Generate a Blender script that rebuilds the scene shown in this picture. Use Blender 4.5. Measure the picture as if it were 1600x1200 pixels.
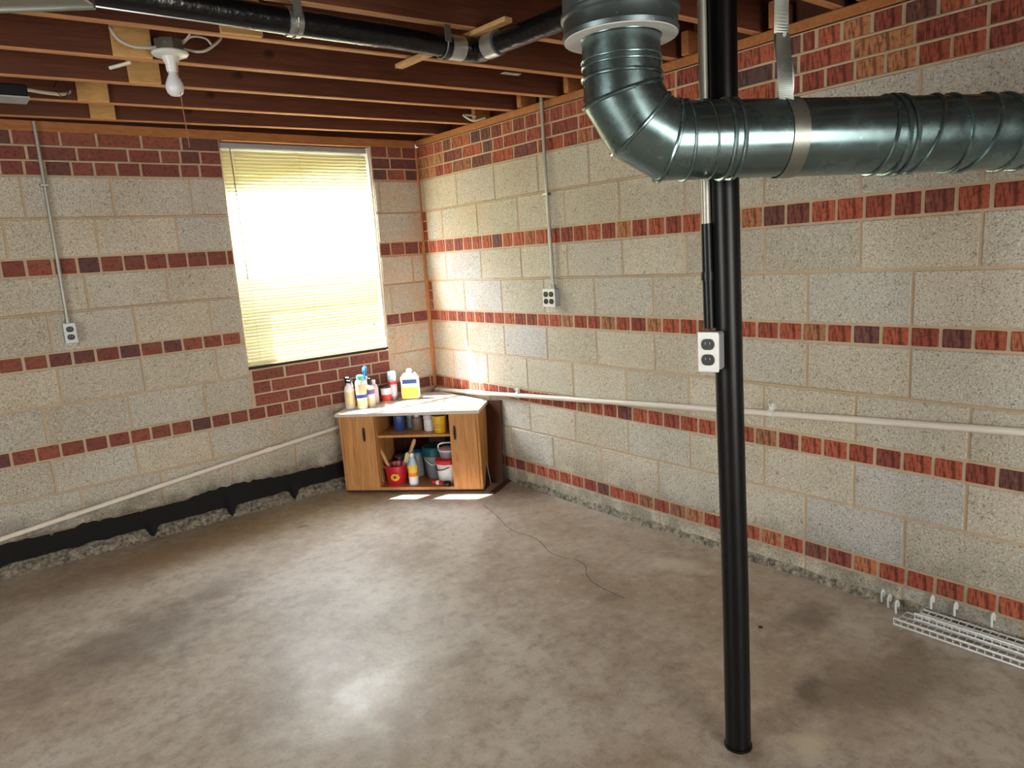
import bpy, bmesh, math, random
from mathutils import Vector, Matrix, noise
random.seed(7)
rnd = random.Random(11)
sc = bpy.context.scene
COL = sc.collection
for o in list(bpy.data.objects):
    bpy.data.objects.remove(o)

# ------------------------------------------------------------------ camera
CO = Vector((-2.79119, -4.43799, 1.39872))
YAW, PITCH, ROLL, FPX = 0.6688, -0.1792, -0.0653, 1116.33
fw = Vector((math.sin(YAW)*math.cos(PITCH), math.cos(YAW)*math.cos(PITCH), math.sin(PITCH)))
rt = fw.cross(Vector((0, 0, 1))).normalized()
up = rt.cross(fw)
r2 = rt*math.cos(ROLL)+up*math.sin(ROLL)
u2 = -rt*math.sin(ROLL)+up*math.cos(ROLL)
cd = bpy.data.cameras.new('camera')
cam = bpy.data.objects.new('camera', cd)
COL.objects.link(cam)
M = Matrix((r2, u2, -fw)).transposed().to_4x4()
M.translation = CO
cam.matrix_world = M
cd.sensor_width = 36
cd.lens = FPX/1600*36
cd.clip_start = .02
sc.camera = cam

# ------------------------------------------------------------------ light
sc.view_settings.view_transform = 'Standard'
sc.view_settings.look = 'None'
sc.view_settings.gamma = 1
sc.view_settings.use_curve_mapping = False
sc.view_settings.exposure = 0.0
w = bpy.data.worlds.new('world')
sc.world = w
w.use_nodes = True
bg = w.node_tree.nodes['Background']
bg.inputs[0].default_value = (.80, .90, 1.0, 1)
bg.inputs[1].default_value = 1.3
sd = bpy.data.lights.new('sun', 'SUN')
sd.energy = 60
sd.angle = math.radians(.6)
sd.color = (1, .975, .93)
sun = bpy.data.objects.new('sun', sd)
COL.objects.link(sun)
sun.rotation_euler = Vector((.84, -1, -1.85)).to_track_quat('-Z', 'Y').to_euler()


def area(name, loc, d, sx, sy, e, col):
    l = bpy.data.lights.new(name, 'AREA')
    l.shape = 'RECTANGLE'
    l.size, l.size_y = sx, sy
    l.energy = e
    l.color = col
    o = bpy.data.objects.new(name, l)
    COL.objects.link(o)
    o.location = loc
    o.rotation_euler = Vector(d).to_track_quat('-Z', 'Y').to_euler()
    return o


a_ = area('daylight_back_opening', (-2.3, -6.97, 1.15), (0, 1, -.22), 1.7, 1.7, 54, (1, .95, .84))
a_.data.spread = math.radians(120)
a_ = area('daylight_side_opening', (-5.17, -2.9, 1.3), (1, 0.1, -.2), 1.3, 1.3, 40, (.95, .98, .93))
a_.data.spread = math.radians(130)
area('daylight_window', (-.85, .17, 1.66), (.10, -1, -.45), .90, .42, 105, (.82, .91, 1))


# ------------------------------------------------------------------ materials
def S(c):
    return tuple(((x/12.92) if x <= .04045 else ((x+.055)/1.055)**2.4) for x in [v/255 for v in c])


class NT:
    def __init__(s, name):
        s.m = bpy.data.materials.new(name)
        s.m.use_nodes = True
        s.t = s.m.node_tree
        s.b = s.t.nodes['Principled BSDF']

    def n(s, typ, **k):
        nd = s.t.nodes.new(typ)
        for a, v in k.items():
            setattr(nd, a, v)
        return nd

    def l(s, a, b):
        s.t.links.new(a, b)

    def val(s, sock, v):
        if hasattr(v, 'is_linked') or hasattr(v, 'links'):
            s.l(v, sock)
        else:
            sock.default_value = v

    def math(s, op, a, b=0, c=None, clamp=False):
        nd = s.n('ShaderNodeMath', operation=op)
        nd.use_clamp = clamp
        s.val(nd.inputs[0], a)
        s.val(nd.inputs[1], b)
        if c is not None:
            s.val(nd.inputs[2], c)
        return nd.outputs[0]

    def mix(s, f, a, b, mode='MIX'):
        nd = s.n('ShaderNodeMix', data_type='RGBA', blend_type=mode)
        s.val(nd.inputs[0], f)
        for k, v in ((6, a), (7, b)):
            if isinstance(v, tuple):
                nd.inputs[k].default_value = (*v[:3], 1)
            else:
                s.l(v, nd.inputs[k])
        return nd.outputs[2]

    def noise(s, scale, detail=3, rough=.6, vec=None, dim='3D', dist=0):
        nd = s.n('ShaderNodeTexNoise')
        nd.inputs['Scale'].default_value = scale
        nd.inputs['Detail'].default_value = detail
        nd.inputs['Roughness'].default_value = rough
        nd.inputs['Distortion'].default_value = dist
        s.l(vec if vec is not None else s.pos(), nd.inputs['Vector'])
        return nd.outputs['Fac']

    def pos(s):
        if not hasattr(s, '_p'):
            s._p = s.n('ShaderNodeNewGeometry').outputs['Position']
        return s._p

    def oco(s):
        if not hasattr(s, '_o'):
            s._o = s.n('ShaderNodeTexCoord').outputs['Object']
        return s._o

    def rand(s):
        if not hasattr(s, '_r'):
            s._r = s.n('ShaderNodeObjectInfo').outputs['Random']
        return s._r

    def ramp(s, f, stops, interp='LINEAR'):
        nd = s.n('ShaderNodeValToRGB')
        cr = nd.color_ramp
        cr.interpolation = interp
        while len(cr.elements) < len(stops):
            cr.elements.new(.5)
        for e, (p, c) in zip(cr.elements, stops):
            e.position = p
            e.color = (*(c if isinstance(c, tuple) else (c, c, c)), 1)
        s.val(nd.inputs[0], f)
        return nd.outputs[0]

    def scale(s, v, sc3):
        nd = s.n('ShaderNodeMapping')
        nd.inputs['Scale'].default_value = sc3
        s.l(v, nd.inputs[0])
        return nd.outputs[0]

    def bump(s, h, dist=.003, st=.6):
        nd = s.n('ShaderNodeBump')
        nd.inputs['Distance'].default_value = dist
        nd.inputs['Strength'].default_value = st
        s.l(h, nd.inputs['Height'])
        s.l(nd.outputs[0], s.b.inputs['Normal'])

    def out(s, col=None, rough=None, metal=None, spec=None):
        for k, v in (('Base Color', col), ('Roughness', rough), ('Metallic', metal), ('Specular IOR Level', spec)):
            if v is None:
                continue
            if isinstance(v, tuple):
                s.b.inputs[k].default_value = (*v[:3], 1)
            else:
                s.val(s.b.inputs[k], v)
        return s.m


def plain(name, rgb, rough=.5, metal=0, var=.12, vs=30, bump=0, spec=.5, trans=0):
    t = NT(name)
    c = S(rgb)
    f = t.noise(vs, 3)
    col = t.mix(t.math('MULTIPLY', f, 1.0), tuple(x*(1-var) for x in c), tuple(min(1, x*(1+var)) for x in c))
    t.out(col, rough, metal, spec)
    if trans:
        t.b.inputs['Transmission Weight'].default_value = trans
    if bump:
        t.bump(f, bump)
    return t.m


def cmu_mat():
    t = NT('concrete_block')
    p = t.pos()
    base = t.ramp(t.rand(), [(0, S((184, 178, 164))), (.25, S((198, 190, 172))), (.5, S((192, 188, 178))), (.75, S((206, 196, 176))), (1, S((188, 187, 186)))])
    big = t.noise(2.2, 4, .6)
    col = t.mix(t.ramp(big, [(.35, 0.0), (.75, .55)]), base, S((168, 154, 130)))
    sp = t.noise(150, 2, .8)
    col = t.mix(t.ramp(sp, [(.33, .75), (.45, 0.0)]), col, S((92, 84, 72)))
    col = t.mix(t.ramp(sp, [(.57, 0.0), (.68, .7)]), col, S((236, 232, 222)))
    pit = t.noise(45, 2, .6)
    col = t.mix(t.ramp(pit, [(.27, .5), (.36, 0.0)]), col, S((80, 70, 58)))
    # rusty damp stains in the corner of the room
    sx = t.n('ShaderNodeSeparateXYZ')
    t.l(p, sx.inputs[0])
    near = t.math('SUBTRACT', 1, t.math('DIVIDE', t.math('SUBTRACT', t.math('MULTIPLY', t.math('ADD', sx.outputs[0], sx.outputs[1]), -1), 0), 1.0), clamp=True)
    m = t.math('MULTIPLY', near, t.ramp(t.noise(5, 4, .6), [(.42, 0.0), (.65, .55)]))
    col = t.mix(m, col, S((196, 140, 92)))
    # dirt rising from the floor
    low = t.math('MULTIPLY', t.ramp(sx.outputs[2], [(.04, 1.0), (.24, 0.0)]), t.ramp(t.noise(7, 5), [(.35, 0.1), (.58, 1.0)]))
    low = t.math('MULTIPLY', low, t.math('ADD', t.math('MULTIPLY', t.math('GREATER_THAN', sx.outputs[1], -.008), .5), .5))
    col = t.mix(low, col, S((52, 45, 37)))
    t.out(col, .93, 0, .25)
    t.bump(sp, .004, .7)
    return t.m


def mortar_mat():
    t = NT('mortar')
    n = t.noise(14, 4)
    col = t.mix(n, S((172, 148, 122)), S((204, 182, 154)))
    sx = t.n('ShaderNodeSeparateXYZ')
    t.l(t.pos(), sx.inputs[0])
    near = t.math('SUBTRACT', 1, t.math('MULTIPLY', t.math('ADD', sx.outputs[0], sx.outputs[1]), -2.0), clamp=True)
    col = t.mix(t.math('MULTIPLY', near, .6), col, S((196, 128, 70)))
    low = t.math('MULTIPLY', t.ramp(sx.outputs[2], [(.05, .95), (.16, 0.0)]), t.ramp(t.noise(7, 4), [(.3, .5), (.5, 1.0)]))
    low = t.math('MULTIPLY', low, t.math('ADD', t.math('MULTIPLY', t.math('GREATER_THAN', sx.outputs[1], -.02), .75), .25))
    col = t.mix(low, col, S((34, 29, 24)))
    t.out(col, .95, 0, .2)
    t.bump(t.noise(120, 3), .003)
    return t.m


def brick_mat(scored):
    t = NT('scored_brick' if scored else 'red_brick')
    if scored:
        base = t.ramp(t.rand(), [(0, S((164, 84, 64))), (.2, S((184, 98, 72))), (.45, S((156, 78, 62))), (.62, S((138, 72, 62))), (.72, S((108, 76, 70))), (.8, S((174, 88, 64))), (.94, S((186, 128, 88))), (1, S((98, 74, 72)))])
    else:
        base = t.ramp(t.rand(), [(0, S((140, 80, 68))), (.3, S((124, 70, 62))), (.55, S((148, 86, 70))), (.8, S((112, 70, 64))), (1, S((98, 68, 66)))])
    n = t.noise(60, 4, .7)
    col = t.mix(t.ramp(n, [(.3, .75), (.5, 0.0)]), base, S((70, 30, 28)))
    col = t.mix(t.ramp(t.noise(25, 3), [(.6, 0.0), (.75, .5)]), col, S((188, 120, 84)))
    if scored:
        v = t.scale(t.oco(), (1, 1, .12))
        s2 = t.noise(120, 1, .5, v)
        col = t.mix(t.ramp(s2, [(.36, .65), (.5, 0.0)]), col, S((60, 24, 22)))
        t.bump(s2, .006, .9)
    else:
        t.bump(n, .003)
    t.out(col, .88, 0, .3)
    return t.m


def wood_mat(name, a, b, scale=(1, 14, 14), rough=.7, knots=True, obj=True, fine=3.5):
    t = NT(name)
    v = t.scale(t.oco() if obj else t.pos(), scale)
    ns = t.noise(fine, 4, .6, v, dist=1.2)
    col = t.mix(t.ramp(ns, [(.3, 0.0), (.7, 1.0)]), S(a), S(b))
    col = t.mix(t.math('MULTIPLY', t.rand(), .25), col, S(a))
    if knots:
        k = t.noise(5, 1, .4, t.scale(t.oco() if obj else t.pos(), (1, 1.0, 1.6)))
        col = t.mix(t.ramp(k, [(.77, 0.0), (.80, .8)]), col, tuple(x*.25 for x in S(a)))
    t.out(col, rough, 0, .35)
    t.bump(ns, .001, .4)
    return t.m


def spots(t, col, lst):
    """stains and marks on the floor: position, radii, colour, strength"""
    p = t.pos()
    wob = t.noise(9, 4, .6)
    for (x, y, rx, ry, ang, c, st) in lst:
        mp = t.n('ShaderNodeMapping', vector_type='TEXTURE')
        mp.inputs['Location'].default_value = (x, y, -.08)
        mp.inputs['Rotation'].default_value = (0, 0, ang)
        mp.inputs['Scale'].default_value = (rx, ry, 1)
        t.l(p, mp.inputs[0])
        ln = t.n('ShaderNodeVectorMath', operation='LENGTH')
        t.l(mp.outputs[0], ln.inputs[0])
        d = t.math('ADD', ln.outputs['Value'], t.math('MULTIPLY', t.math('SUBTRACT', wob, .5), 1.6))
        col = t.mix(t.ramp(d, [(.35, st), (1.0, 0.0)]), col, S(c))
    return col


def floor_mat():
    t = NT('old_concrete_floor')
    a = t.noise(.9, 5, .6)
    col = t.ramp(a, [(.3, S((146, 126, 106))), (.48, S((170, 154, 138))), (.62, S((186, 176, 164))), (.8, S((158, 136, 114)))])
    b = t.noise(4, 5, .65)
    col = t.mix(t.ramp(b, [(.35, .5), (.55, 0.0)]), col, S((126, 102, 82)))
    col = t.mix(t.ramp(t.noise(7, 6, .7), [(.55, 0.0), (.75, .45)]), col, S((176, 166, 152)))
    md = t.noise(20, 8, .75)
    col = t.mix(t.ramp(md, [(.36, .45), (.5, 0.0)]), col, S((112, 94, 78)))
    col = t.mix(t.ramp(md, [(.55, 0.0), (.68, .4)]), col, S((200, 192, 180)))
    sp = t.noise(170, 2, .7)
    col = t.mix(t.ramp(sp, [(.3, .45), (.42, 0.0)]), col, S((84, 70, 58)))
    col = t.mix(t.ramp(sp, [(.62, 0.0), (.72, .3)]), col, S((196, 190, 180)))
    col = spots(t, col, [
        (-1.51, -.33, .05, .04, 0, (206, 140, 50), .75),
        (-1.32, -.54, .05, .03, 0, (96, 92, 90), .8),
        (-.28, -2.42, .2, .1, -1.2, (196, 184, 166), .6),
        (-1.0, -3.47, .09, .06, .3, (190, 178, 156), .9),
        (-.32, -3.09, .18, .12, 0, (76, 66, 58), .5),
        (-.73, -2.42, .1, .06, 0, (88, 76, 64), .5),
        (-2.33, -1.25, .5, .32, .2, (92, 76, 66), .6),
        (-1.95, -1.0, .3, .2, .5, (100, 84, 72), .5),
        (-.75, -3.32, .12, .05, .4, (80, 70, 56), .6),
        (-1.9, -.35, .9, .22, .05, (128, 100, 74), .6),
        (-.5, -3.5, .5, .2, -.3, (100, 84, 66), .5),
    ])
    rg = t.ramp(t.noise(2.4, 5, .65), [(.3, .36), (.7, .58)])
    t.out(col, rg, 0, .55)
    t.bump(t.math('ADD', t.math('MULTIPLY', t.noise(60, 3), .4), t.noise(14, 4)), .004, .35)
    return t.m


def metal_mat(name, c, rough=.32, metal=.9, var=.25):
    t = NT(name)
    n = t.noise(9, 5, .7)
    c = S(c)
    col = t.mix(n, tuple(x*(1-var) for x in c), tuple(min(1, x*(1+var)) for x in c))
    sm = t.noise(45, 3, .6)
    col = t.mix(t.ramp(sm, [(.66, 0.0), (.74, .5)]), col, S((190, 200, 200)))
    t.out(col, t.ramp(n, [(.3, rough-.06), (.7, rough+.12)]), metal)
    t.bump(t.noise(6, 3), .002, .4)
    return t.m


M_CMU = cmu_mat()
M_MORTAR = mortar_mat()
M_BRICK_R = brick_mat(True)
M_BRICK_L = brick_mat(False)
M_FLOOR = floor_mat()
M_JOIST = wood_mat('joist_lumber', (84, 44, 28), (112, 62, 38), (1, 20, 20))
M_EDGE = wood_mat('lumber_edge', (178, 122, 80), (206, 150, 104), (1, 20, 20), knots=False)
M_SILL = wood_mat('sill_lumber', (150, 92, 48), (184, 122, 70), (2, 12, 12), obj=False, knots=False)
M_PINE = wood_mat('pale_pine', (196, 148, 88), (222, 178, 116), (3, 3, 14))
M_PINEY = wood_mat('pale_pine_strip', (190, 146, 92), (218, 176, 120), (14, 3, 14))
M_SUB = plain('subfloor', (74, 46, 30), .85)
M_PLAIN = plain('plain_masonry', (150, 142, 128), .9, bump=.003)
M_TAR = plain('tar', (10, 8, 7), .9, bump=.006, vs=25, var=.5)
M_RUBBLE = NT('crumbled_concrete')
_n = M_RUBBLE.noise(40, 4, .7)
M_RUBBLE.out(M_RUBBLE.ramp(_n, [(.35, S((70, 64, 56))), (.5, S((122, 114, 100))), (.7, S((168, 160, 144)))]), .95)
M_RUBBLE.bump(_n, .01)
M_RUBBLE = M_RUBBLE.m
M_GALV = metal_mat('galvanized_sheet', (122, 144, 146), .23, .93, .38)
M_GALV2 = metal_mat('dull_galvanized', (146, 148, 140), .36, .85)
M_COLLAR = metal_mat('grey_insulated_sheet', (104, 116, 118), .36, .8)
M_WHITE = plain('white_paint', (226, 224, 218), .45, var=.04)
M_PIPE = plain('white_pvc', (226, 216, 204), .4, var=.06, vs=8)
M_BLACK = plain('black_paint', (8, 9, 11), .36, var=.5, vs=14, bump=.001, spec=.3)
M_BLACKW = plain('black_plastic_wrap', (14, 14, 16), .25, var=.6, vs=20, bump=.008)
M_SILVER = metal_mat('silver_tape', (190, 192, 190), .28, .85)
M_DARK = plain('dark_slot', (8, 8, 8), .6)
M_CAB = wood_mat('oak_laminate', (172, 112, 60), (212, 156, 98), (22, 22, 1.4), .45, False, fine=3)
M_CABD = wood_mat('dark_veneer', (58, 30, 18), (82, 46, 28), (14, 14, 1.2), .5, False)
M_TOP = plain('pale_worktop', (206, 196, 184), .4, var=.06)
M_STEEL = plain('wire_white', (224, 226, 226), .35, var=.04)
M_CONDUIT = metal_mat('grey_conduit', (170, 168, 160), .42, .55, .1)
M_OUTLET = plain('outlet_steel', (168, 172, 176), .4, .3, var=.1)
M_PORC = plain('porcelain', (226, 226, 222), .3, var=.03)
M_BULB = plain('frosted_bulb', (222, 222, 224), .25, var=.02)
M_CABLE = plain('pale_cable', (206, 200, 186), .5, var=.08)
M_CORD = plain('pull_cord', (170, 112, 92), .8)
M_SLAT = NT('blind_slat')
M_SLAT.out(S((236, 228, 190)), .5, 0, .3)
_tr = M_SLAT.n('ShaderNodeBsdfTranslucent')
_tr.inputs[0].default_value = (*S((248, 238, 190)), 1)
_mx = M_SLAT.n('ShaderNodeMixShader')
_mx.inputs[0].default_value = .3
M_SLAT.l(M_SLAT.b.outputs[0], _mx.inputs[1])
M_SLAT.l(_tr.outputs[0], _mx.inputs[2])
M_SLAT.l(_mx.outputs[0], M_SLAT.t.nodes['Material Output'].inputs[0])
M_SLAT = M_SLAT.m
M_GLASS = NT('window_glass')
_tp = M_GLASS.n('ShaderNodeBsdfTransparent')
_gl = M_GLASS.n('ShaderNodeBsdfGlossy')
_gl.inputs['Roughness'].default_value = .02
_mx = M_GLASS.n('ShaderNodeMixShader')
_mx.inputs[0].default_value = .05
M_GLASS.l(_tp.outputs[0], _mx.inputs[1])
M_GLASS.l(_gl.outputs[0], _mx.inputs[2])
M_GLASS.l(_mx.outputs[0], M_GLASS.t.nodes['Material Output'].inputs[0])
M_GLASS = M_GLASS.m
M_GRASS = plain('lawn', (74, 84, 50), .9, var=.4, vs=6, bump=.02)


# ------------------------------------------------------------------ mesh helpers
def new_mesh(name, verts, faces, mat=None, smooth=False):
    me = bpy.data.meshes.new(name)
    me.from_pydata([tuple(v) for v in verts], [], faces)
    if mat:
        me.materials.append(mat)
    if smooth:
        me.polygons.foreach_set('use_smooth', [True]*len(me.polygons))
    me.update()
    return me


def link(name, me, parent=None, loc=(0, 0, 0), rot=None):
    o = bpy.data.objects.new(name, me)
    COL.objects.link(o)
    o.location = loc
    if rot is not None:
        o.rotation_euler = rot
    if parent is not None:
        o.parent = parent
    return o


def tag(o, label, cat, group=None):
    o['label'] = label
    o['category'] = cat
    if group:
        o['group'] = group
    return o


def empty(name, loc, rz=0, label=None, cat=None, group=None):
    o = link(name, None, None, loc, (0, 0, rz))
    if label:
        tag(o, label, cat, group)
    return o


class MB:
    def __init__(s):
        s.v = []
        s.f = []

    def add(s, vs, fs):
        n = len(s.v)
        s.v += [Vector(v) for v in vs]
        s.f += [tuple(i+n for i in f) for f in fs]
        return s

    def box(s, a, b, mat=None):
        (x0, y0, z0), (x1, y1, z1) = a, b
        vs = [(x, y, z) for x in (x0, x1) for y in (y0, y1) for z in (z0, z1)]
        if mat:
            vs = [mat @ Vector(v) for v in vs]
        return s.add(vs, [(0, 1, 3, 2), (4, 6, 7, 5), (0, 4, 5, 1), (2, 3, 7, 6), (0, 2, 6, 4), (1, 5, 7, 3)])

    def cham(s, a, b, c=.003, mat=None):
        """box with chamfered edges"""
        lo, hi = Vector(a), Vector(b)
        c = min(c, (hi-lo)[0]*.45, (hi-lo)[1]*.45, (hi-lo)[2]*.45)
        vs = []
        idx = {}
        for i in (0, 1):
            for j in (0, 1):
                for k in (0, 1):
                    co = [(lo, hi)[i][0], (lo, hi)[j][1], (lo, hi)[k][2]]
                    sg = [1-2*i, 1-2*j, 1-2*k]
                    for ax in range(3):
                        p = [co[q]+(0 if q == ax else sg[q]*c) for q in range(3)]
                        idx[(i, j, k, ax)] = len(vs)
                        vs.append(p)
        fs = []
        for ax in range(3):
            o1, o2 = [q for q in range(3) if q != ax]
            for sd in (0, 1):
                q4 = []
                for (p, r) in ((0, 0), (1, 0), (1, 1), (0, 1)):
                    k = [0, 0, 0]
                    k[ax] = sd
                    k[o1] = p
                    k[o2] = r
                    q4.append(idx[(*k, ax)])
                fs.append(tuple(q4) if (sd == 1) ^ (ax == 1) else tuple(q4[::-1]))
        for ax in range(3):
            o1, o2 = [q for q in range(3) if q != ax]
            for p in (0, 1):
                for r in (0, 1):
                    k0 = [0, 0, 0]
                    k1 = [0, 0, 0]
                    k0[ax], k1[ax] = 0, 1
                    for k in (k0, k1):
                        k[o1] = p
                        k[o2] = r
                    fs.append((idx[(*k0, o1)], idx[(*k1, o1)], idx[(*k1, o2)], idx[(*k0, o2)]))
        for i in (0, 1):
            for j in (0, 1):
                for k in (0, 1):
                    fs.append((idx[(i, j, k, 0)], idx[(i, j, k, 1)], idx[(i, j, k, 2)]))
        if mat:
            vs = [mat @ Vector(v) for v in vs]
        return s.add(vs, fs)

    def prism(s, poly, z0, z1, mat=None):
        n = len(poly)
        vs = [(x, y, z0) for x, y in poly]+[(x, y, z1) for x, y in poly]
        if mat:
            vs = [mat @ Vector(v) for v in vs]
        fs = [tuple(range(n))[::-1], tuple(range(n, 2*n))]+[(i, (i+1) % n, n+(i+1) % n, n+i) for i in range(n)]
        return s.add(vs, fs)

    def lathe(s, prof, n=24, mat=None):
        vs = []
        for r, z in prof:
            for i in range(n):
                a = 2*math.pi*i/n
                vs.append((r*math.cos(a), r*math.sin(a), z))
        fs = []
        for k in range(len(prof)-1):
            for i in range(n):
                j = (i+1) % n
                fs.append((k*n+i, k*n+j, (k+1)*n+j, (k+1)*n+i))
        fs.append(tuple(range(n))[::-1])
        fs.append(tuple((len(prof)-1)*n+i for i in range(n)))
        if mat:
            vs = [mat @ Vector(v) for v in vs]
        return s.add(vs, fs)

    def tube(s, pts, r, n=10, closed=False, caps=True):
        pts = [Vector(p) for p in pts]
        m = len(pts)
        rs = r if isinstance(r, (list, tuple)) else [r]*m
        prev = None
        rings = []
        for i, p in enumerate(pts):
            a = pts[(i-1) % m] if (i > 0 or closed) else p
            b = pts[(i+1) % m] if (i < m-1 or closed) else p
            t = (b-a).normalized()
            if prev is None:
                x = t.orthogonal().normalized()
            else:
                x = (prev-t*prev.dot(t)).normalized()
            prev = x
            y = t.cross(x)
            rings.append([p+(x*math.cos(q)+y*math.sin(q))*rs[i] for q in [2*math.pi*k/n for k in range(n)]])
        vs = [v for g in rings for v in g]
        fs = []
        for i in range(m if closed else m-1):
            for k in range(n):
                i2 = (i+1) % m
                fs.append((i*n+k, i*n+(k+1) % n, i2*n+(k+1) % n, i2*n+k))
        if caps and not closed:
            fs.append(tuple(range(n))[::-1])
            fs.append(tuple((m-1)*n+k for k in range(n)))
        return s.add(vs, fs)

    def build(s, name, mat, parent=None, smooth=False, loc=(0, 0, 0), rot=None):
        me = new_mesh(name, s.v, s.f, mat)
        bm = bmesh.new()
        bm.from_mesh(me)
        bmesh.ops.recalc_face_normals(bm, faces=bm.faces)
        bm.to_mesh(me)
        bm.free()
        if smooth:
            me.polygons.foreach_set('use_smooth', [True]*len(me.polygons))
            try:
                me.set_sharp_from_angle(angle=math.radians(38))
            except Exception:
                pass
        return link(name, me, parent, loc, rot)


def bez(pts, n=8):
    """smooth Catmull-Rom path through points"""
    P = [Vector(p) for p in pts]
    P = [P[0]*2-P[1]]+P+[P[-1]*2-P[-2]]
    out = []
    for i in range(1, len(P)-2):
        for k in range(n):
            t = k/n
            a, b, c, d = P[i-1], P[i], P[i+1], P[i+2]
            out.append(.5*((2*b)+(c-a)*t+(2*a-5*b+4*c-d)*t*t+(3*b-a-3*c+d)*t**3))
    out.append(P[-2])
    return out


FZ = -.08     # floor level
JZ = 2.22     # underside of the joists


# ------------------------------------------------------------------ setting
def structure(o):
    o['kind'] = 'structure'
    return o


XL, YB = -5.2, -7.0
b = MB()
nx, ny = 60, 60
vs = []
for i in range(nx+1):
    for j in range(ny+1):
        x = XL-.2+(0.25-XL+.2)*i/nx
        y = YB-.2+(0.25-YB+.2)*j/ny
        z = FZ-.002+.002*noise.noise((x*1.3, y*1.3, 0))
        vs.append((x, y, z))
fs = [(i*(ny+1)+j, (i+1)*(ny+1)+j, (i+1)*(ny+1)+j+1, i*(ny+1)+j+1) for i in range(nx) for j in range(ny)]
b.add(vs, fs)
b.box((XL-.2, YB-.2, FZ-.15), (.25, .25, FZ-.02))
floor = structure(b.build('floor', M_FLOOR, smooth=True))
# crack running across the slab
cr = bez([(-.40, -1.05, FZ+.0005), (-.46, -1.26, FZ+.0005), (-.54, -1.5, FZ+.0005), (-.53, -1.7, FZ+.0005), (-.60, -1.9, FZ+.0005), (-.57, -2.08, FZ+.0005), (-.68, -2.25, FZ+.0005), (-.70, -2.47, FZ+.0005)], 10)
cr = [p+Vector((.008*noise.noise((p.y*20, 1, 0)), 0, 0)) for p in cr]
b = MB()
for i in range(len(cr)-1):
    p, q_ = cr[i], cr[i+1]
    ww = .0018+.0014*noise.noise((i*.7, 3, 0))
    b.add([(p.x-ww, p.y, p.z), (p.x+ww, p.y, p.z), (q_.x+ww, q_.y, q_.z), (q_.x-ww, q_.y, q_.z)], [(0, 1, 2, 3)])
b.build('crack', plain('crack_dirt', (74, 62, 50), .9), floor)

# masonry course heights (mortar joint centre lines)
A0, A1, AJ = .0164, .0908, .2953
B0, B1, BJ = .4824, .5627, .7662
C0, C1, CJ = .9654, 1.042, 1.2511
D0, D1, DJ = 1.4427, 1.5318, 1.7346
T0, T1, T2, T3 = 1.9475, 2.0222, 2.0956, 2.172
WS0, WS1 = .362, 1.345   # window opening, distance from corner
WZ0, WZ1 = .80, 2.16
cache = {}


def piece(kind, length, h, mat, parent, wallname, s0, z0, stuff=None):
    """a masonry unit whose exposed face is proud of the mortar"""
    L = round(length, 3)
    H = round(h, 3)
    dep = .03
    c = .004 if kind == 'block' else .003
    off = rnd.uniform(-.0015, .0015)
    tw = rnd.uniform(-.003, .003)
    if stuff is not None:
        m = Matrix.Translation((-.0 - off, -s0-L, z0)) if wallname == 'R' else Matrix.Translation((-s0-L, -off, z0))
        if wallname == 'R':
            stuff.cham((-.004, 0, 0), (dep, L, H), c, m)
        else:
            stuff.cham((0, -.004, 0), (L, dep, H), c, m)
        return
    key = (kind, wallname, L, H, mat.name)
    if key not in cache:
        bb = MB()
        if wallname == 'R':
            bb.cham((-.004, -L/2, -H/2), (dep, L/2, H/2), c)
        else:
            bb.cham((-L/2, -.004, -H/2), (L/2, dep, H/2), c)
        me = new_mesh(kind, bb.v, bb.f, mat)
        bm = bmesh.new()
        bm.from_mesh(me)
        bmesh.ops.recalc_face_normals(bm, faces=bm.faces)
        bm.to_mesh(me)
        bm.free()
        cache[key] = me
    if wallname == 'R':
        o = link(kind, cache[key], parent, (off, -s0-L/2, z0+H/2), (tw, 0, 0))
    else:
        o = link(kind, cache[key], parent, (-s0-L/2, off, z0+H/2), (0, tw, 0))
    return o


J = .005


def course(wall, parent, z0, z1, joints, kind, mat, smax, gaps=(), sbeyond=None, bag=None):
    """lay pieces between consecutive joints; gaps = (s0,s1) openings"""
    for a, c in zip(joints[:-1], joints[1:]):
        segs = [(a, c)]
        for g0, g1 in gaps:
            ns = []
            for (p, r) in segs:
                if r <= g0 or p >= g1:
                    ns.append((p, r))
                else:
                    if p < g0:
                        ns.append((p, g0))
                    if r > g1:
                        ns.append((g1, r))
            segs = ns
        for (p, r) in segs:
            if r-p < .03:
                continue
            jj = J if kind == 'block' else J+.0012+rnd.uniform(-.0008, .0015)
            st = bag if (p > smax and bag is not None) else None
            piece(kind, r-p-2*jj, z1-z0-2*J, mat, parent, wall, p+jj, z0+J, st)


def joints(phase, pitch, s0, send, jit=0):
    s = phase % pitch
    out = [s0]
    while s < send:
        if s > s0+.03:
            out.append(s+rnd.uniform(-jit, jit))
        s += pitch
    out.append(send)
    return out


HP = .1055
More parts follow.
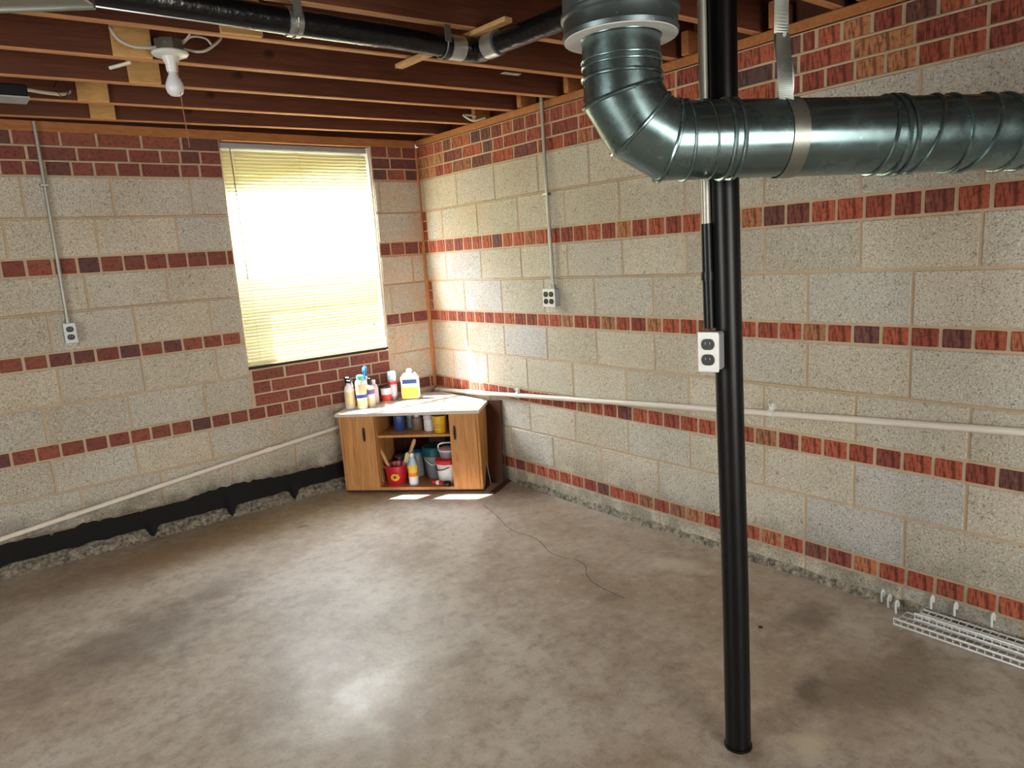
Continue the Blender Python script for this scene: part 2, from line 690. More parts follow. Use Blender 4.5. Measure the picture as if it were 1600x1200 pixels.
# ---- right wall
b = MB()
b.box((.0, YB-.2, FZ-.15), (.2, .0, T3))
wall_r = structure(b.build('wall_right', M_MORTAR))
RMAX = 4.3
REND = 6.98
bagB, bagR = MB(), MB()
for z0, z1, ph in ((FZ-.1, A0, .055), (A1, AJ, .055), (AJ, B0, .262), (B1, BJ, .262), (BJ, C0, .055), (C1, CJ, .055), (CJ, D0, .267), (D1, DJ, .262), (DJ, T0, .055)):
    s0 = .006
    if (z0, z1) in ((D1, DJ), (C1, CJ)):
        for k in range(3):
            zz0 = z0+(z1-z0)*k/3
            course('R', wall_r, zz0, zz0+(z1-z0)/3, [.006, .062], 'brick', M_BRICK_R, 9)
        s0 = .062
    course('R', wall_r, z0, z1, joints(ph, .4064, s0, REND), 'block', M_CMU, RMAX, bag=bagB)
for z0, z1, ph in ((A0, A1, .0455), (B0, B1, .020), (C0, C1, .03), (D0, D1, .06)):
    course('R', wall_r, z0, z1, joints(ph, HP, .006, REND, .003), 'brick', M_BRICK_R, RMAX, bag=bagR)


def mixed(s0, send, seed, plong=.5, anchor=None):
    r = random.Random(seed)
    s = s0
    out = [s]
    while s < send:
        s += .214 if r.random() < plong else .107
        s += r.uniform(-.004, .004)
        out.append(s)
    out[-1] = send
    if out[-1]-out[-2] < .05:
        out.pop(-2)
    return out


rowa = mixed(.006, 2.65, 3, .25)[:-1]+[2.753, 2.865, 2.925, 3.025, 3.135, 3.245, 3.356, 3.46, 3.57, 3.68]+mixed(3.79, REND, 4, .3)
rowb = mixed(.006, 2.6, 5, .75)[:-1]+[2.745, 2.852, 3.067, 3.283, 3.506, 3.72]+mixed(3.93, REND, 6, .7)
rowc = mixed(.006, 2.6, 7, .45)[:-1]+[2.759, 2.864, 2.963, 3.076, 3.186, 3.294, 3.403, 3.508, 3.62]+mixed(3.73, REND, 8, .4)
for z0, z1, jn in ((T2, T3, rowa), (T1, T2, rowb), (T0, T1, rowc)):
    course('R', wall_r, z0, z1, jn, 'brick', M_BRICK_R, RMAX, bag=bagR)
for bag, nm, mt in ((bagB, 'far_block', M_CMU), (bagR, 'far_brick', M_BRICK_R)):
    o = bag.build(nm, mt, wall_r)
    o['kind'] = 'stuff'

# ---- window wall
b = MB()
b.box((XL-.2, .0, FZ-.15), (-WS1, .2, T3))
b.box((-WS0, .0, FZ-.15), (.2, .2, T3))
b.box((-WS1, .0, FZ-.15), (-WS0, .2, WZ0))
wall_w = structure(b.build('wall_window', M_MORTAR))
LMAX = 3.1
LEND = 5.19
WG = [(WS0, WS1)]
bagB, bagR = MB(), MB()
for z0, z1, ph, g in ((FZ-.1, A0, .0, []), (A1, AJ, .30, []), (AJ, B0, .0, []), (B1, BJ, .404, WG), (BJ, C0, .307, WG), (C1, CJ, .307, WG), (CJ, D0, .11, WG), (D1, DJ, .02, WG), (DJ, T0, .32, WG)):
    course('L', wall_w, z0, z1, joints(ph, .4064, .006, LEND), 'block', M_CMU, LMAX, g, bag=bagB)
for z0, z1, ph, g, mt in ((A0, A1, .0455, [], M_TAR), (B0, B1, .0455, [], M_BRICK_L), (C0, C1, .03, WG, M_BRICK_L), (D0, D1, .05, WG, M_BRICK_L)):
    course('L', wall_w, z0, z1, joints(ph, .1115, .006, LEND, .003), 'brick', mt, LMAX, g, bag=bagR)
L1 = [.006, .12, .235, .362, 1.345, 1.556, 1.764, 1.981, 2.148, 2.358, 2.53]+mixed(2.64, LEND, 12)
L2 = [.006, .22, .362, 1.345, 1.461, 1.572, 1.676, 1.839, 2.082, 2.303, 2.52]+mixed(2.73, LEND, 13)
L3 = [.006, .11, .25, .362, 1.345, 1.474, 1.582, 1.787, 1.903, 2.014, 2.117, 2.237, 2.326, 2.427, 2.53]+mixed(2.64, LEND, 14)
for z0, z1, jn in ((T2, T3, L1), (T1, T2, L2), (T0, T1, L3)):
    course('L', wall_w, z0, z1, jn, 'brick', M_BRICK_L, LMAX, WG, bag=bagR)
hz = (WZ0-B1)/3
for k, jn in enumerate(([.366, .455, .67, .89, 1.114, 1.335], [.366, .514, .763, .994, 1.219, 1.335], [.366, .448, .667, .884, 1.122, 1.335])):
    course('L', wall_w, B1+hz*k, B1+hz*(k+1), jn, 'brick', M_BRICK_L, 9)
for bag, nm, mt in ((bagB, 'far_block', M_CMU), (bagR, 'far_brick', M_BRICK_L)):
    o = bag.build(nm, mt, wall_w)
    o['kind'] = 'stuff'


# beads of mortar squeezed from the long joints
def bead(wall, parent, s0, s1, z, seed):
    bb = MB()
    n = int((s1-s0)/.04)
    pts = []
    for i in range(n+1):
        s = s0+(s1-s0)*i/n
        d = .0015+.0015*noise.noise((s*6, seed, 0))
        zz = z+.002*noise.noise((s*5, seed, 3))
        pts.append((-d, -s, zz) if wall == 'R' else (-s, -d, zz))
    bb.tube(pts, .0055, 6)
    bb.build('mortar_bead', M_MORTAR, parent, smooth=True)


for s0, s1, z in ((.3, 2.3, DJ), (.02, 4.3, T2), (.02, 4.3, T1), (.05, 4.3, T0), (.8, 2.6, CJ), (2.4, 4.2, BJ)):
    bead('R', wall_r, s0, s1, z, s0+z)
for s0, s1, z in ((1.36, 3.1, DJ), (1.36, 3.1, T2), (1.36, 3.1, T1), (1.36, 3.1, T0), (.02, .35, T1), (1.36, 2.6, CJ), (.37, 1.33, WZ0-.004)):
    bead('L', wall_w, s0, s1, z, s0+z)

# orange stained mortar smeared down the corner
b = MB()
pts = []
for i in range(60):
    z = -.06+i*.0375
    ww = .012+.010*noise.noise((z*4, 0, 5))+(.012 if .5 < z < 1.5 else 0)
    pts.append((z, ww))
vs, fs = [], []
for z, ww in pts:
    vs += [(-ww-.004, -.0045, z), (-.004, -.011, z), (-.0055, -ww*.8-.004, z)]
for i in range(len(pts)-1):
    fs += [(3*i, 3*i+1, 3*i+4, 3*i+3), (3*i+1, 3*i+2, 3*i+5, 3*i+4)]
b.add(vs, fs)
b.build('corner_mortar', plain('stained_mortar', (186, 124, 74), .9, var=.35, vs=12, bump=.004), wall_w)

# ---- tar band and crumbled footing along the window wall
b = MB()
vs, fs = [], []
n = 230
for i in range(n+1):
    x = -3.6+i*(3.56/n)
    top = .088+.020*noise.noise((x*5, 0, 0))+.014*noise.noise((x*24, 2, 0))+.006*noise.noise((x*80, 2, 4))+.03*math.exp(-((x+1.5)/.18)**2)
    bot = -.01+.012*noise.noise((x*14, 4, 0))
    for q0 in (-2.02, -1.57, -1.17, -2.78):
        bot -= .07*math.exp(-((x-q0)/.022)**2)
    th = .013+.004*noise.noise((x*9, 7, 0))
    vs += [(x, -.0045, top), (x, -th*.6, top-.012), (x, -th, (top+bot)/2), (x, -th-.02, bot+.01), (x, -th-.024, bot)]
for i in range(n):
    for k in range(4):
        a = i*5+k
        fs.append((a, a+5, a+6, a+1))
b.add(vs, fs)
b.build('tar_band', M_TAR, wall_w, smooth=True)
b = MB()
vs, fs = [], []
n = 260
for i in range(n+1):
    x = -3.6+i*(3.4/n)
    for k in range(7):
        t = k/6
        y = -.004-t*(.045+.014*noise.noise((x*6, 1, 1)))
        z = (-.004-t*.05+.010*noise.noise((x*30, t*4, 2))+.008*noise.noise((x*11, t*3, 9)))
        if k == 6:
            z = FZ-.004
        for q0 in (-2.02, -1.57, -1.17, -2.78):
            z -= .04*math.exp(-((x-q0)/.016)**2)*(k < 6)
        vs.append((x, y, z))
for i in range(n):
    for k in range(6):
        a = i*7+k
        fs.append((a, a+7, a+8, a+1))
b.add(vs, fs)
foot = b.build('footing_ledge', M_RUBBLE, wall_w)
b = MB()
for i in range(34):
    x = rnd.uniform(-3.2, -1.0)
    y = -.05-rnd.random()**2*.05
    r = rnd.uniform(.004, .013)
    m = Matrix.Translation((x, y, FZ+r*.4)) @ Matrix.Rotation(rnd.uniform(0, 3), 4, 'Z') @ Matrix.Rotation(rnd.uniform(0, 1), 4, 'X')
    b.cham((-r, -r*.7, -r*.5), (r, r*.7, r*.5), r*.25, m)
o = b.build('mortar_crumb', M_RUBBLE, wall_w)
o['kind'] = 'stuff'
# crumbled mortar along the foot of the right wall
b = MB()
vs, fs = [], []
n = 300
for i in range(n+1):
    y = -.9-i*(4.0/n)
    for k in range(4):
        t = k/3
        d = -.004-t*(.016+.010*noise.noise((y*9, 2, 1)))
        z = FZ-.004+(1-t)*(.04+.016*noise.noise((y*13, 5, 2)))*(1 if k < 3 else 0)
        vs.append((d, y, z))
for i in range(n):
    for k in range(3):
        a = i*4+k
        fs.append((a, a+4, a+5, a+1))
b.add(vs, fs)
b.build('footing_ledge', M_RUBBLE, wall_r)


# ---- walls behind the camera, each with an opening for daylight
def holed(name, axis, v, a0, a1, o0, o1, z0, z1):
    bb = MB()

    def bx(p, q_, za, zb):
        if axis == 'y':
            bb.box((p, v-.2, za), (q_, v, zb))
        else:
            bb.box((v-.2, p, za), (v, q_, zb))
    bx(a0, o0, FZ-.15, T3+.3)
    bx(o1, a1, FZ-.15, T3+.3)
    bx(o0, o1, FZ-.15, z0)
    bx(o0, o1, z1, T3+.3)
    return structure(bb.build(name, M_PLAIN))


holed('wall_back', 'y', YB, XL-.2, .2, -3.2, -1.4, .25, 2.05)
holed('wall_left', 'x', XL, YB, .2, -3.6, -2.2, .6, 2.0)

# ---- sill plates, joists, subfloor
b = MB()
b.cham((-.004, YB-.2, T3+.006), (.16, 0.0, JZ-.002), .003)
structure(b.build('trim_1', M_SILL))
b = MB()
b.cham((XL-.2, -.004, T3-.004), (-.006, .16, JZ-.002), .003)
structure(b.build('trim_2', M_SILL))
b = MB()
b.box((XL-.2, YB-.2, JZ+.235), (.25, .25, JZ+.26))
ceil = structure(b.build('ceiling', M_SUB))
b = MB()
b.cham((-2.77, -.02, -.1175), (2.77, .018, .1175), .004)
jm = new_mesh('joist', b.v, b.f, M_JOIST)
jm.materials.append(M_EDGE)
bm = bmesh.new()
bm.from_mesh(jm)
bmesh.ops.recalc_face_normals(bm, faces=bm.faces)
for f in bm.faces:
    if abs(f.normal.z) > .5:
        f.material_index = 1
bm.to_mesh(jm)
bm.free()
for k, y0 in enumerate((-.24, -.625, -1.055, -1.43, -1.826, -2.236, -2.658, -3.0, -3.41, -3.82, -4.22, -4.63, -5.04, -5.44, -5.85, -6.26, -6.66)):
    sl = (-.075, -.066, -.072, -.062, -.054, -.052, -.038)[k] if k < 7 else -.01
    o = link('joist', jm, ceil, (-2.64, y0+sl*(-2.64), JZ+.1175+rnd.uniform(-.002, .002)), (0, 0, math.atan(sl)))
# rim boards and nailers over the plate
b = MB()
b.box((.13, YB-.2, JZ), (.16, .16, JZ+.235))
b.build('rim_board', M_JOIST, ceil)
b = MB()
b.box((XL, .12, JZ), (.16, .16, JZ+.235))
b.build('rim_board', M_JOIST, ceil)
for y in (-.72, -1.16, -1.55, -1.93, -2.32, -2.75, -3.1):
    b = MB()
    b.cham((-.02, y-.02, JZ), (.10, y+.018, JZ+.10), .003)
    b.build('nailer', M_SILL, ceil)

# ---- window
win = structure(empty('window_1', (0, 0, 0)))
b = MB()
gx0, gx1 = -WS1, -WS0
b.box((gx0, .05, WZ0), (gx0+.025, .19, WZ1))
b.box((gx1-.015, .012, WZ0), (gx1, .19, WZ1))
b.box((gx0, .05, WZ1-.03), (gx1, .19, WZ1))
b.build('frame', M_WHITE, win)
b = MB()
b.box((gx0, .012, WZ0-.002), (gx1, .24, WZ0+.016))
b.build('sill', plain('shadow_gap_sill', (44, 38, 34), .8), win)  # near-black colour paints in the shadow gap below the blind
b = MB()
b.box((gx0+.025, .10, 1.985), (gx1-.015, .14, WZ1-.03))
b.build('head_panel', M_WHITE, win)
for (za, zb, yy) in ((1.40, 1.985, .13), (.82, 1.44, .095)):
    b = MB()
    x0, x1 = gx0+.025, gx1-.015
    b.box((x0, yy, za), (x0+.03, yy+.03, zb))
    b.box((x1-.02, yy, za), (x1, yy+.03, zb))
    b.box((x0, yy, za), (x1, yy+.03, za+.04))
    b.box((x0, yy, zb-.03), (x1, yy+.03, zb))
    s_ = b.build('sash', M_WHITE, win)
    b = MB()
    b.box((x0+.03, yy+.013, za+.04), (x1-.02, yy+.016, zb-.035))
    b.build('glass', M_GLASS, s_)
# ground outside
b = MB()
b.box((-9, .22, .30), (8, 26, .52))
structure(b.build('ground', M_GRASS))

# ------------------------------------------------------------------ blind
bl = empty('window_blind', (-.868, -.0, WZ0), 0, 'pale yellow mini blind lowered over the only window', 'blind')
hw = .470
b = MB()
b.cham((-hw-.005, -.012, 1.318), (hw, .022, 1.350), .003)
b.build('headrail', M_OUTLET, bl)
TH = math.radians(57)
NS = 64
pit = (1.312-.045)/NS
vs = []
for i, u in enumerate((-1, -.5, 0, .5, 1)):
    yv = u*.0125
    zv = .0014*(1-u*u)
    for sx in range(9):
        x = -hw+2*hw*sx/8
        vs.append((x, yv*math.cos(TH)-zv*math.sin(TH), yv*math.sin(TH)+zv*math.cos(TH)+.0012*math.sin(sx*1.9)))
fs = [(i*9+k, i*9+k+1, (i+1)*9+k+1, (i+1)*9+k) for i in range(4) for k in range(8)]
slm = new_mesh('slat', vs, fs, M_SLAT, True)
for i in range(NS):
    o = link('slat', slm, bl, (rnd.uniform(-.003, .003), .006, .050+pit*i), (rnd.uniform(-.05, .05), rnd.uniform(-.0025, .0025), 0))
b = MB()
b.cham((-hw, -.008, .024), (hw, .018, .040), .003)
b.build('bottom_rail', M_SLAT, bl)
for x in (-hw+.07, 0, hw-.06):
    for y in (-.0075, .0195):
        b = MB()
        b.tube([(x, y, .03), (x, y, 1.32)], .0009, 5)
        b.build('ladder_cord', M_SLAT, bl)
b = MB()
b.tube([(-hw+.045, -.020, 1.32), (-hw+.05, -.022, .9), (-hw+.052, -.022, .55)], .0033, 6)
b.build('tilt_wand', plain('clear_wand', (130, 130, 120), .2), bl, smooth=True)
b = MB()
b.cham((-.004, -.004, -.003), (.012, .001, .003), .001)
b.build('chip', plain('red_chip', (170, 70, 50), .6), bl, loc=(.40, -.012, .19))


# ------------------------------------------------------------------ wall services
def duplex(parent, m, sc_=1.0):
    """one duplex receptacle on local plane y=0 facing -y"""
    for dz in (.0205, -.0205):
        bb = MB()
        prof = [(.0175*math.cos(a), .0175*math.sin(a)) for a in [2*math.pi*k/16 for k in range(16)]]
        prof = [(x, max(-.0145, min(.0145, y))) for x, y in prof]
        vs = [m @ Vector((x, -.003, y+dz)) for x, y in prof]+[m @ Vector((x, .001, y+dz)) for x, y in prof]
        bb.add(vs, [tuple(range(16)), tuple(range(31, 15, -1))]+[(i, (i+1) % 16, 16+(i+1) % 16, 16+i) for i in range(16)])
        s = bb.build('socket', M_BLACK, parent)
        bb = MB()
        for dx in (-.006, .006):
            bb.box((dx-.0006, -.0034, dz-.000), (dx+.0006, -.003, dz+.006), m)
        bb.build('slot', M_OUTLET, s)


# left wall outlet
t = empty('wall_outlet', (-2.256, 0, 1.14), 0, 'small grey duplex outlet box on the window wall left of the blind', 'outlet')
b = MB()
b.cham((-.027, -.045, -.050), (.027, -.004, .050), .004)
b.build('box', M_OUTLET, t)
b = MB()
b.cham((-.029, -.048, -.053), (.029, -.045, .053), .001)
cv = b.build('cover_plate', M_OUTLET, t)
duplex(t, Matrix.Translation((0, -.048, 0)))
t = empty('conduit', (-2.256, -.022, 1.19), 0, 'thin grey conduit dropping to the outlet left of the window', 'conduit')
b = MB()
b.tube([(0, 0, 0), (.002, .0, .35), (.004, 0, .7), (.004, .0, 1.02)], .0095, 12)
b.build('tube', M_CONDUIT, t, smooth=True)
b = MB()
b.tube([(0, 0, 0), (0, 0, .025)], .014, 12)
b.build('connector', M_GALV2, t, smooth=True)
b = MB()
b.cham((-.018, -.012, .70), (.022, .018, .715), .002)
b.build('strap', M_GALV2, t)
# right wall outlet (two duplex receptacles)
t = empty('wall_outlet', (0, -1.357, 1.14), -math.pi/2, 'grey double outlet box with four sockets on the long wall below a conduit', 'outlet')
b = MB()
b.cham((-.050, -.045, -.050), (.050, -.004, .050), .005)
b.build('box', M_OUTLET, t)
b = MB()
b.cham((-.052, -.048, -.052), (.052, -.045, .052), .001)
b.build('cover_plate', M_WHITE, t)
for dx in (-.023, .023):
    duplex(t, Matrix.Translation((dx, -.048, 0)))
t = empty('conduit', (-.022, -1.372, 1.19), 0, 'thin grey conduit dropping down the long block wall to the four socket outlet', 'conduit')
b = MB()
b.tube([(0, 0, 0), (.0, .004, .3), (.0, .014, .7), (.0, .017, 1.0), (0, .016, 1.10)], .0095, 12)
b.build('tube', M_CONDUIT, t, smooth=True)
b = MB()
b.tube([(0, 0, 0), (0, 0, .025)], .014, 12)
b.build('connector', M_GALV2, t, smooth=True)
b = MB()
b.cham((-.012, -.006, .52), (.018, .034, .535), .002)
b.build('strap', M_GALV2, t)

# white pipe running round the corner on both walls
t = empty('drain_pipe', (-.022, -.022, .44), 0, 'white painted pipe sloping along both walls and around the corner', 'pipe')


def P(x, y, z):
    return (x+.022, y+.022, z-.44)


b = MB()
b.tube([P(-3.7, -.024, .02), P(-2.72, -.024, .126), P(-1.45, -.024, .268), P(-.805, -.024, .333), P(-.06, -.024, .405)], .0145, 12)
b.build('pipe', M_PIPE, t, smooth=True)
b = MB()
b.tube([P(-.024, -.06, .462), P(-.024, -.622, .497), P(-.024, -2.146, .602), P(-.024, -2.718, .640), P(-.024, -3.676, .702), P(-.024, -5.2, .80)], .0145, 12)
b.build('pipe', M_PIPE, t, smooth=True)
b = MB()
b.tube(bez([P(-.10, -.024, .401), P(-.045, -.026, .407), P(-.026, -.028, .43), P(-.026, -.045, .458), P(-.024, -.10, .465)], 5), .018, 12)
b.build('elbow', M_PIPE, t, smooth=True)
for x, z in ((-2.40, .162), (-1.45, .268), (-1.30, .283)):
    b = MB()
    b.tube([P(x-.022, -.024, z-.0025), P(x+.022, -.024, z+.0025)], .0185, 12)
    b.build('coupling', M_PIPE, t, smooth=True)
for y, z in ((-.98, .522), (-2.75, .643)):
    b = MB()
    m = Matrix.Translation(P(-.022, y, z))
    b.tube([P(-.024, y-.012, z), P(-.024, y+.012, z)], .0175, 12)
    b.cham((-.006, -.010, .012), (.020, .010, .045), .003, m)
    b.tube([P(-.03, y, z+.03), P(-.045, y, z+.045)], .004, 6)
    b.build('clamp', M_PORC, t, smooth=True)

# ------------------------------------------------------------------ post
px, py = -1.144, -3.325
t = empty('support_post', (px, py, FZ), 0, 'black painted steel post standing on the floor', 'post')
b = MB()
PT = [(0, 0, .0), (0.004, .008, .5), (0.0, .018, 1.09), (-.006, .022, 1.6), (-.012, .022, 2.285)]
b.tube(PT, .0365, 28)
b.build('tube', M_BLACK, t, smooth=True)
b = MB()
b.cham((-.11, -.05, 2.285), (.085, .09, 2.297), .002)
b.build('top_plate', M_BLACK, t)
b = MB()
b.tube([(0, 0, .0), (0, 0, .008)], .040, 24)
b.build('base_ring', M_BLACK, t)
# conduit strapped to the post
e1 = Vector((-r2.x, -r2.y, 0)).normalized()
cx, cy = -1.140+e1.x*.0505, -3.303+e1.y*.0505
t2 = empty('conduit', (cx, cy, 1.17), 0, 'thicker conduit strapped to the black post, bare grey above and black below', 'conduit')
b = MB()
b.tube([(-.004, .002, .27), (-.008, .002, .7), (-.014, .0, 1.045)], .0115, 14)
b.build('tube', M_CONDUIT, t2, smooth=True)
b = MB()
b.tube([(0, 0, 0), (-.004, .002, .275)], .0155, 14)
o = b.build('lower_tube', M_BLACK, t2, smooth=True)
b = MB()
b.tube([(-.0025, .001, .128), (-.0025, .001, .150)], .0185, 14)
b.build('coupling', M_BLACK, t2, smooth=True)
ang = math.atan2(-fw.y, -fw.x)          # towards the viewer's side of the post
an = ang-math.radians(36)
nx_, ny_ = math.cos(an), math.sin(an)
ocx, ocy = cx+nx_*.0, cy+ny_*.0
t3 = empty('wall_outlet', (ocx-fw.x*.034+e1.x*.004, ocy-fw.y*.034+e1.y*.004, 1.113), an+math.pi/2, 'white faced duplex outlet box mounted on the black post', 'outlet')
b = MB()
b.cham((-.027, -.026, -.051), (.027, .022, .051), .005)
b.build('box', M_OUTLET, t3)
b = MB()
b.cham((-.028, -.030, -.053), (.028, -.026, .053), .0015)
b.build('cover_plate', M_PORC, t3)
duplex(t3, Matrix.Translation((0, -.030, 0)))

# ------------------------------------------------------------------ round duct
D1p = Vector((-1.265, -3.415, 1.630))
D2p = Vector((-.675, -3.807, 1.612))
h = (D2p-D1p).normalized()
zv = Vector((0, 0, 1))
RR = .0885
RB = .1415
PV = D1p-h*.268
C0_ = PV+h*RB+zv*RB
duct = empty('round_duct', tuple(PV), 0, 'galvanized round duct with an elbow hanging in front of the post', 'duct')


def ring(c, t_, r, ref, n=40):
    x = (ref-t_*ref.dot(t_)).normalized()
    y = t_.cross(x)
    return [c+(x*math.cos(a)+y*math.sin(a))*r for a in [2*math.pi*k/n for k in range(n)]]


side = h.cross(zv).normalized()


def seg(p, tp, q_, tq, dirv, name, mat=M_GALV, r=RR, r2_=None):
    """straight cylinder piece cut by the planes (p,tp) and (q,tq), axis dirv"""
    n = 40
    x = side
    y = dirv.cross(x).normalized()
    vs = []
    for (c, nn, rr) in ((p, tp, r), (q_, tq, r2_ or r)):
        for k in range(n):
            a = 2*math.pi*k/n
            o_ = (x*math.cos(a)+y*math.sin(a))*rr
            tt = -(o_.dot(nn))/dirv.dot(nn)
            vs.append(c+o_+dirv*tt-PV)
    bb = MB()
    bb.add(vs, [(k, (k+1) % n, n+(k+1) % n, n+k) for k in range(n)])
    return bb.build(name, mat, duct, smooth=True), vs[:n], vs[n:]


def beadring(pts, rad, name='seam_bead', sc_=1.012, mat=M_GALV):
    c = sum(pts, Vector())/len(pts)
    bb = MB()
    bb.tube([c+(p-c)*sc_ for p in pts], rad, 8, closed=True)
    return bb.build(name, mat, duct, smooth=True)


def dirang(a):      # a=0 straight down, a=90 along h
    a = math.radians(a)
    return (-zv*math.cos(a)+h*math.sin(a)).normalized()


def corner(a):
    a = math.radians(a)
    return C0_+(-h*math.cos(a)-zv*math.sin(a))*(RB/math.cos(math.radians(15)))


top = PV+zv*.66
p_start = PV+zv*RB
v1, v2, v3 = corner(15), corner(45), corner(75)
p_end = PV+h*RB
m1, m2, m3 = dirang(15), dirang(45), dirang(75)
seg(top, zv, p_start, zv, -zv, 'riser')
_, a0, a1 = seg(p_start, zv, v1, m1, -zv, 'elbow_gore')
beadring(a0, .0045)
beadring(a1, .0050)
_, a0, a1 = seg(v1, m1, v2, m2, dirang(30), 'elbow_gore')
beadring(a1, .0050)
_, a0, a1 = seg(v2, m2, v3, m3, dirang(60), 'elbow_gore')
beadring(a1, .0050)
_, a0, a1 = seg(v3, m3, p_end, h, h, 'elbow_gore')
beadring(a1, .0035)
end = D1p+h*1.08
dv = Vector((0, -1, 0))
seg(p_end, h, end, (h+dv).normalized(), h, 'horizontal_run')
_, a0, a1 = seg(end, (h+dv).normalized(), end+dv*1.6, dv, dv, 'horizontal_run')


def hring(s, rad, tilt=0, name='seam_bead', sc_=1.012, yaw=0):
    c = D1p+h*s
    n = 40
    vs = []
    y = h.cross(side).normalized()
    nn = (h+zv*math.tan(math.radians(tilt))+side*math.tan(math.radians(yaw))).normalized()
    for k in range(n):
        a = 2*math.pi*k/n
        o_ = (side*math.cos(a)+y*math.sin(a))*RR
        vs.append(c+o_+h*(-(o_.dot(nn))/h.dot(nn))-PV)
    return beadring(vs, rad, name, sc_)


for s, rad, ti, yw in ((-.075, .0022, 4, 0), (-.035, .0050, 0, 0), (-.012, .0050, 0, 0), (.345, .0045, -8, 0), (.375, .006, 0, 0), (.395, .006, 2, 0), (.455, .0045, -17, 4),
                       (.525, .0045, 3, 0), (.585, .0045, -16, -4), (.66, .0045, 0, 0), (.72, .004, -10, 0), (.78, .0045, 0, 0), (.85, .004, 0, 0)):
    hring(s, rad, ti, yaw=yw)
# raised bands on the riser
for dz, rad in ((.165, .0028), (.178, .0028), (.225, .0035), (.238, .0035)):
    rg = [p-PV for p in ring(PV+zv*dz, zv, RR, h)]
    beadring(rg, rad)
# screws
for k, (s, a) in enumerate(((-.06, 120), (-.06, 200), (.33, 130), (.36, 250), (.53, 160), (-.09, 60))):
    y = h.cross(side)
    aa = math.radians(a)
    p = D1p+h*s+(side*math.cos(aa)+y*math.sin(aa))*(RR+.001)-PV
    b = MB()
    b.tube([p, p+(side*math.cos(aa)+y*math.sin(aa))*.004], .004, 8)
    b.build('screw', M_SILVER, duct, smooth=True)
# wide insulated collar above
b = MB()
cz = 1.862-PV.z
prof = [(.0, cz+.012), (.108, cz+.012), (.112, cz), (.129, cz), (.1305, cz+.010), (.128, cz+.014), (.128, cz+.040), (.133, cz+.044), (.133, cz+.052), (.127, cz+.056), (.127, cz+.060), (.128, cz+.064), (.128, cz+.14), (.131, cz+.145), (.128, cz+.15), (.128, cz+.45), (.0, cz+.45)]
b.lathe([p for p in prof if p[0] > 0], 48)
col_ = b.build('collar', M_COLLAR, duct, smooth=True)
b = MB()
b.lathe([(.0895, cz-.001), (.127, cz-.002), (.127, cz+.004), (.0895, cz+.008)], 48)
b.build('insulation_lining', plain('white_lining', (216, 214, 210), .8), duct, smooth=True)

# metal hanger strap round the duct
st = empty('hanger_strap', tuple(D1p+h*.118+zv*RR), 0, 'flat galvanized strap hanging from the joists and looping under the duct', 'strap')
base = D1p+h*.118+zv*RR
b = MB()
n = 40
y = h.cross(side)
vs = []
for k in range(n):
    a = 2*math.pi*k/n
    o_ = (side*math.cos(a)+y*math.sin(a))
    for (ds, rr) in ((-.019, RR+.0015), (.019, RR+.0015), (.019, RR+.003), (-.019, RR+.003)):
        vs.append(D1p+h*(.118+ds)+o_*rr-base)
fs = []
for k in range(n):
    for q0 in range(4):
        fs.append((k*4+q0, k*4+(q0+1) % 4, ((k+1) % n)*4+(q0+1) % 4, ((k+1) % n)*4+q0))
b.add(vs, fs)
b.build('loop', M_GALV2, st, smooth=True)


def strip(path, wdirs, w_, th, name, mat, parent):
    bb = MB()
    vs, fs = [], []
    for p, wd in zip(path, wdirs):
        p = Vector(p)
        wd = Vector(wd).normalized()
        nn = wd.cross(zv).normalized()
        for sx, sy in ((-1, -1), (1, -1), (1, 1), (-1, 1)):
            vs.append(p+wd*sx*w_/2+nn*sy*th/2)
    for i in range(len(path)-1):
        for k in range(4):
            fs.append((i*4+k, i*4+(k+1) % 4, (i+1)*4+(k+1) % 4, (i+1)*4+k))
    fs += [(0, 1, 2, 3), tuple((len(path)-1)*4+k for k in range(4))]
    bb.add(vs, fs)
    return bb.build(name, mat, parent)


zt = JZ+.05-base.z


def strap_path(keys, n=14):
    P_ = bez([k[0] for k in keys], n)
    W_ = bez([k[1] for k in keys], n)
    return P_, W_


pp, wd = strap_path([(Vector((0, 0, -.010))+side*.006, h), (side*.010+Vector((0, 0, .045)), h+side*.25), (side*.012-h*.010+Vector((0, 0, .10)), h+side*.45), (side*.012-h*.014+Vector((0, 0, .16)), h+side*.05), (side*.012-h*.012+Vector((0, 0, .3)), h), (side*.012-h*.008+Vector((0, 0, zt)), h)])
o = strip(pp, wd, .034, .0016, 'strap', M_GALV2, st)
pp, wd = strap_path([(side*.040+Vector((0, 0, -.035))-h*.012, h+side*.6), (side*.040+Vector((0, 0, .03))-h*.018, h+side*.9), (side*.030+Vector((0, 0, .09))-h*.016, h+side*.4), (side*.018+Vector((0, 0, .14))-h*.014, h)])
strip(pp, wd, .032, .0016, 'strap', M_GALV2, st)
for dz in (.115, .135):
    b = MB()
    p = side*.010-h*.012+Vector((0, 0, dz))
    b.tube([p-side*.003, p-side*.008], .005, 8)
    b.tube([p+side*.003, p+side*.014], .005, 8)
    b.build('rivet', M_SILVER, st)

# rectangular trunk duct, top left
t = empty('trunk_duct', (-2.38, -2.25, 2.10), math.atan2(h.y, h.x), 'pale grey rectangular sheet metal duct at the ceiling on the far left', 'duct')
b = MB()
b.cham((-1.3, -.42, .0), (.02, .04, .115), .003)
b.build('casing', M_GALV2, t)
b = MB()
b.cham((-1.3, .035, -.006), (.02, .048, .02), .002)
b.build('flange', M_GALV2, t)

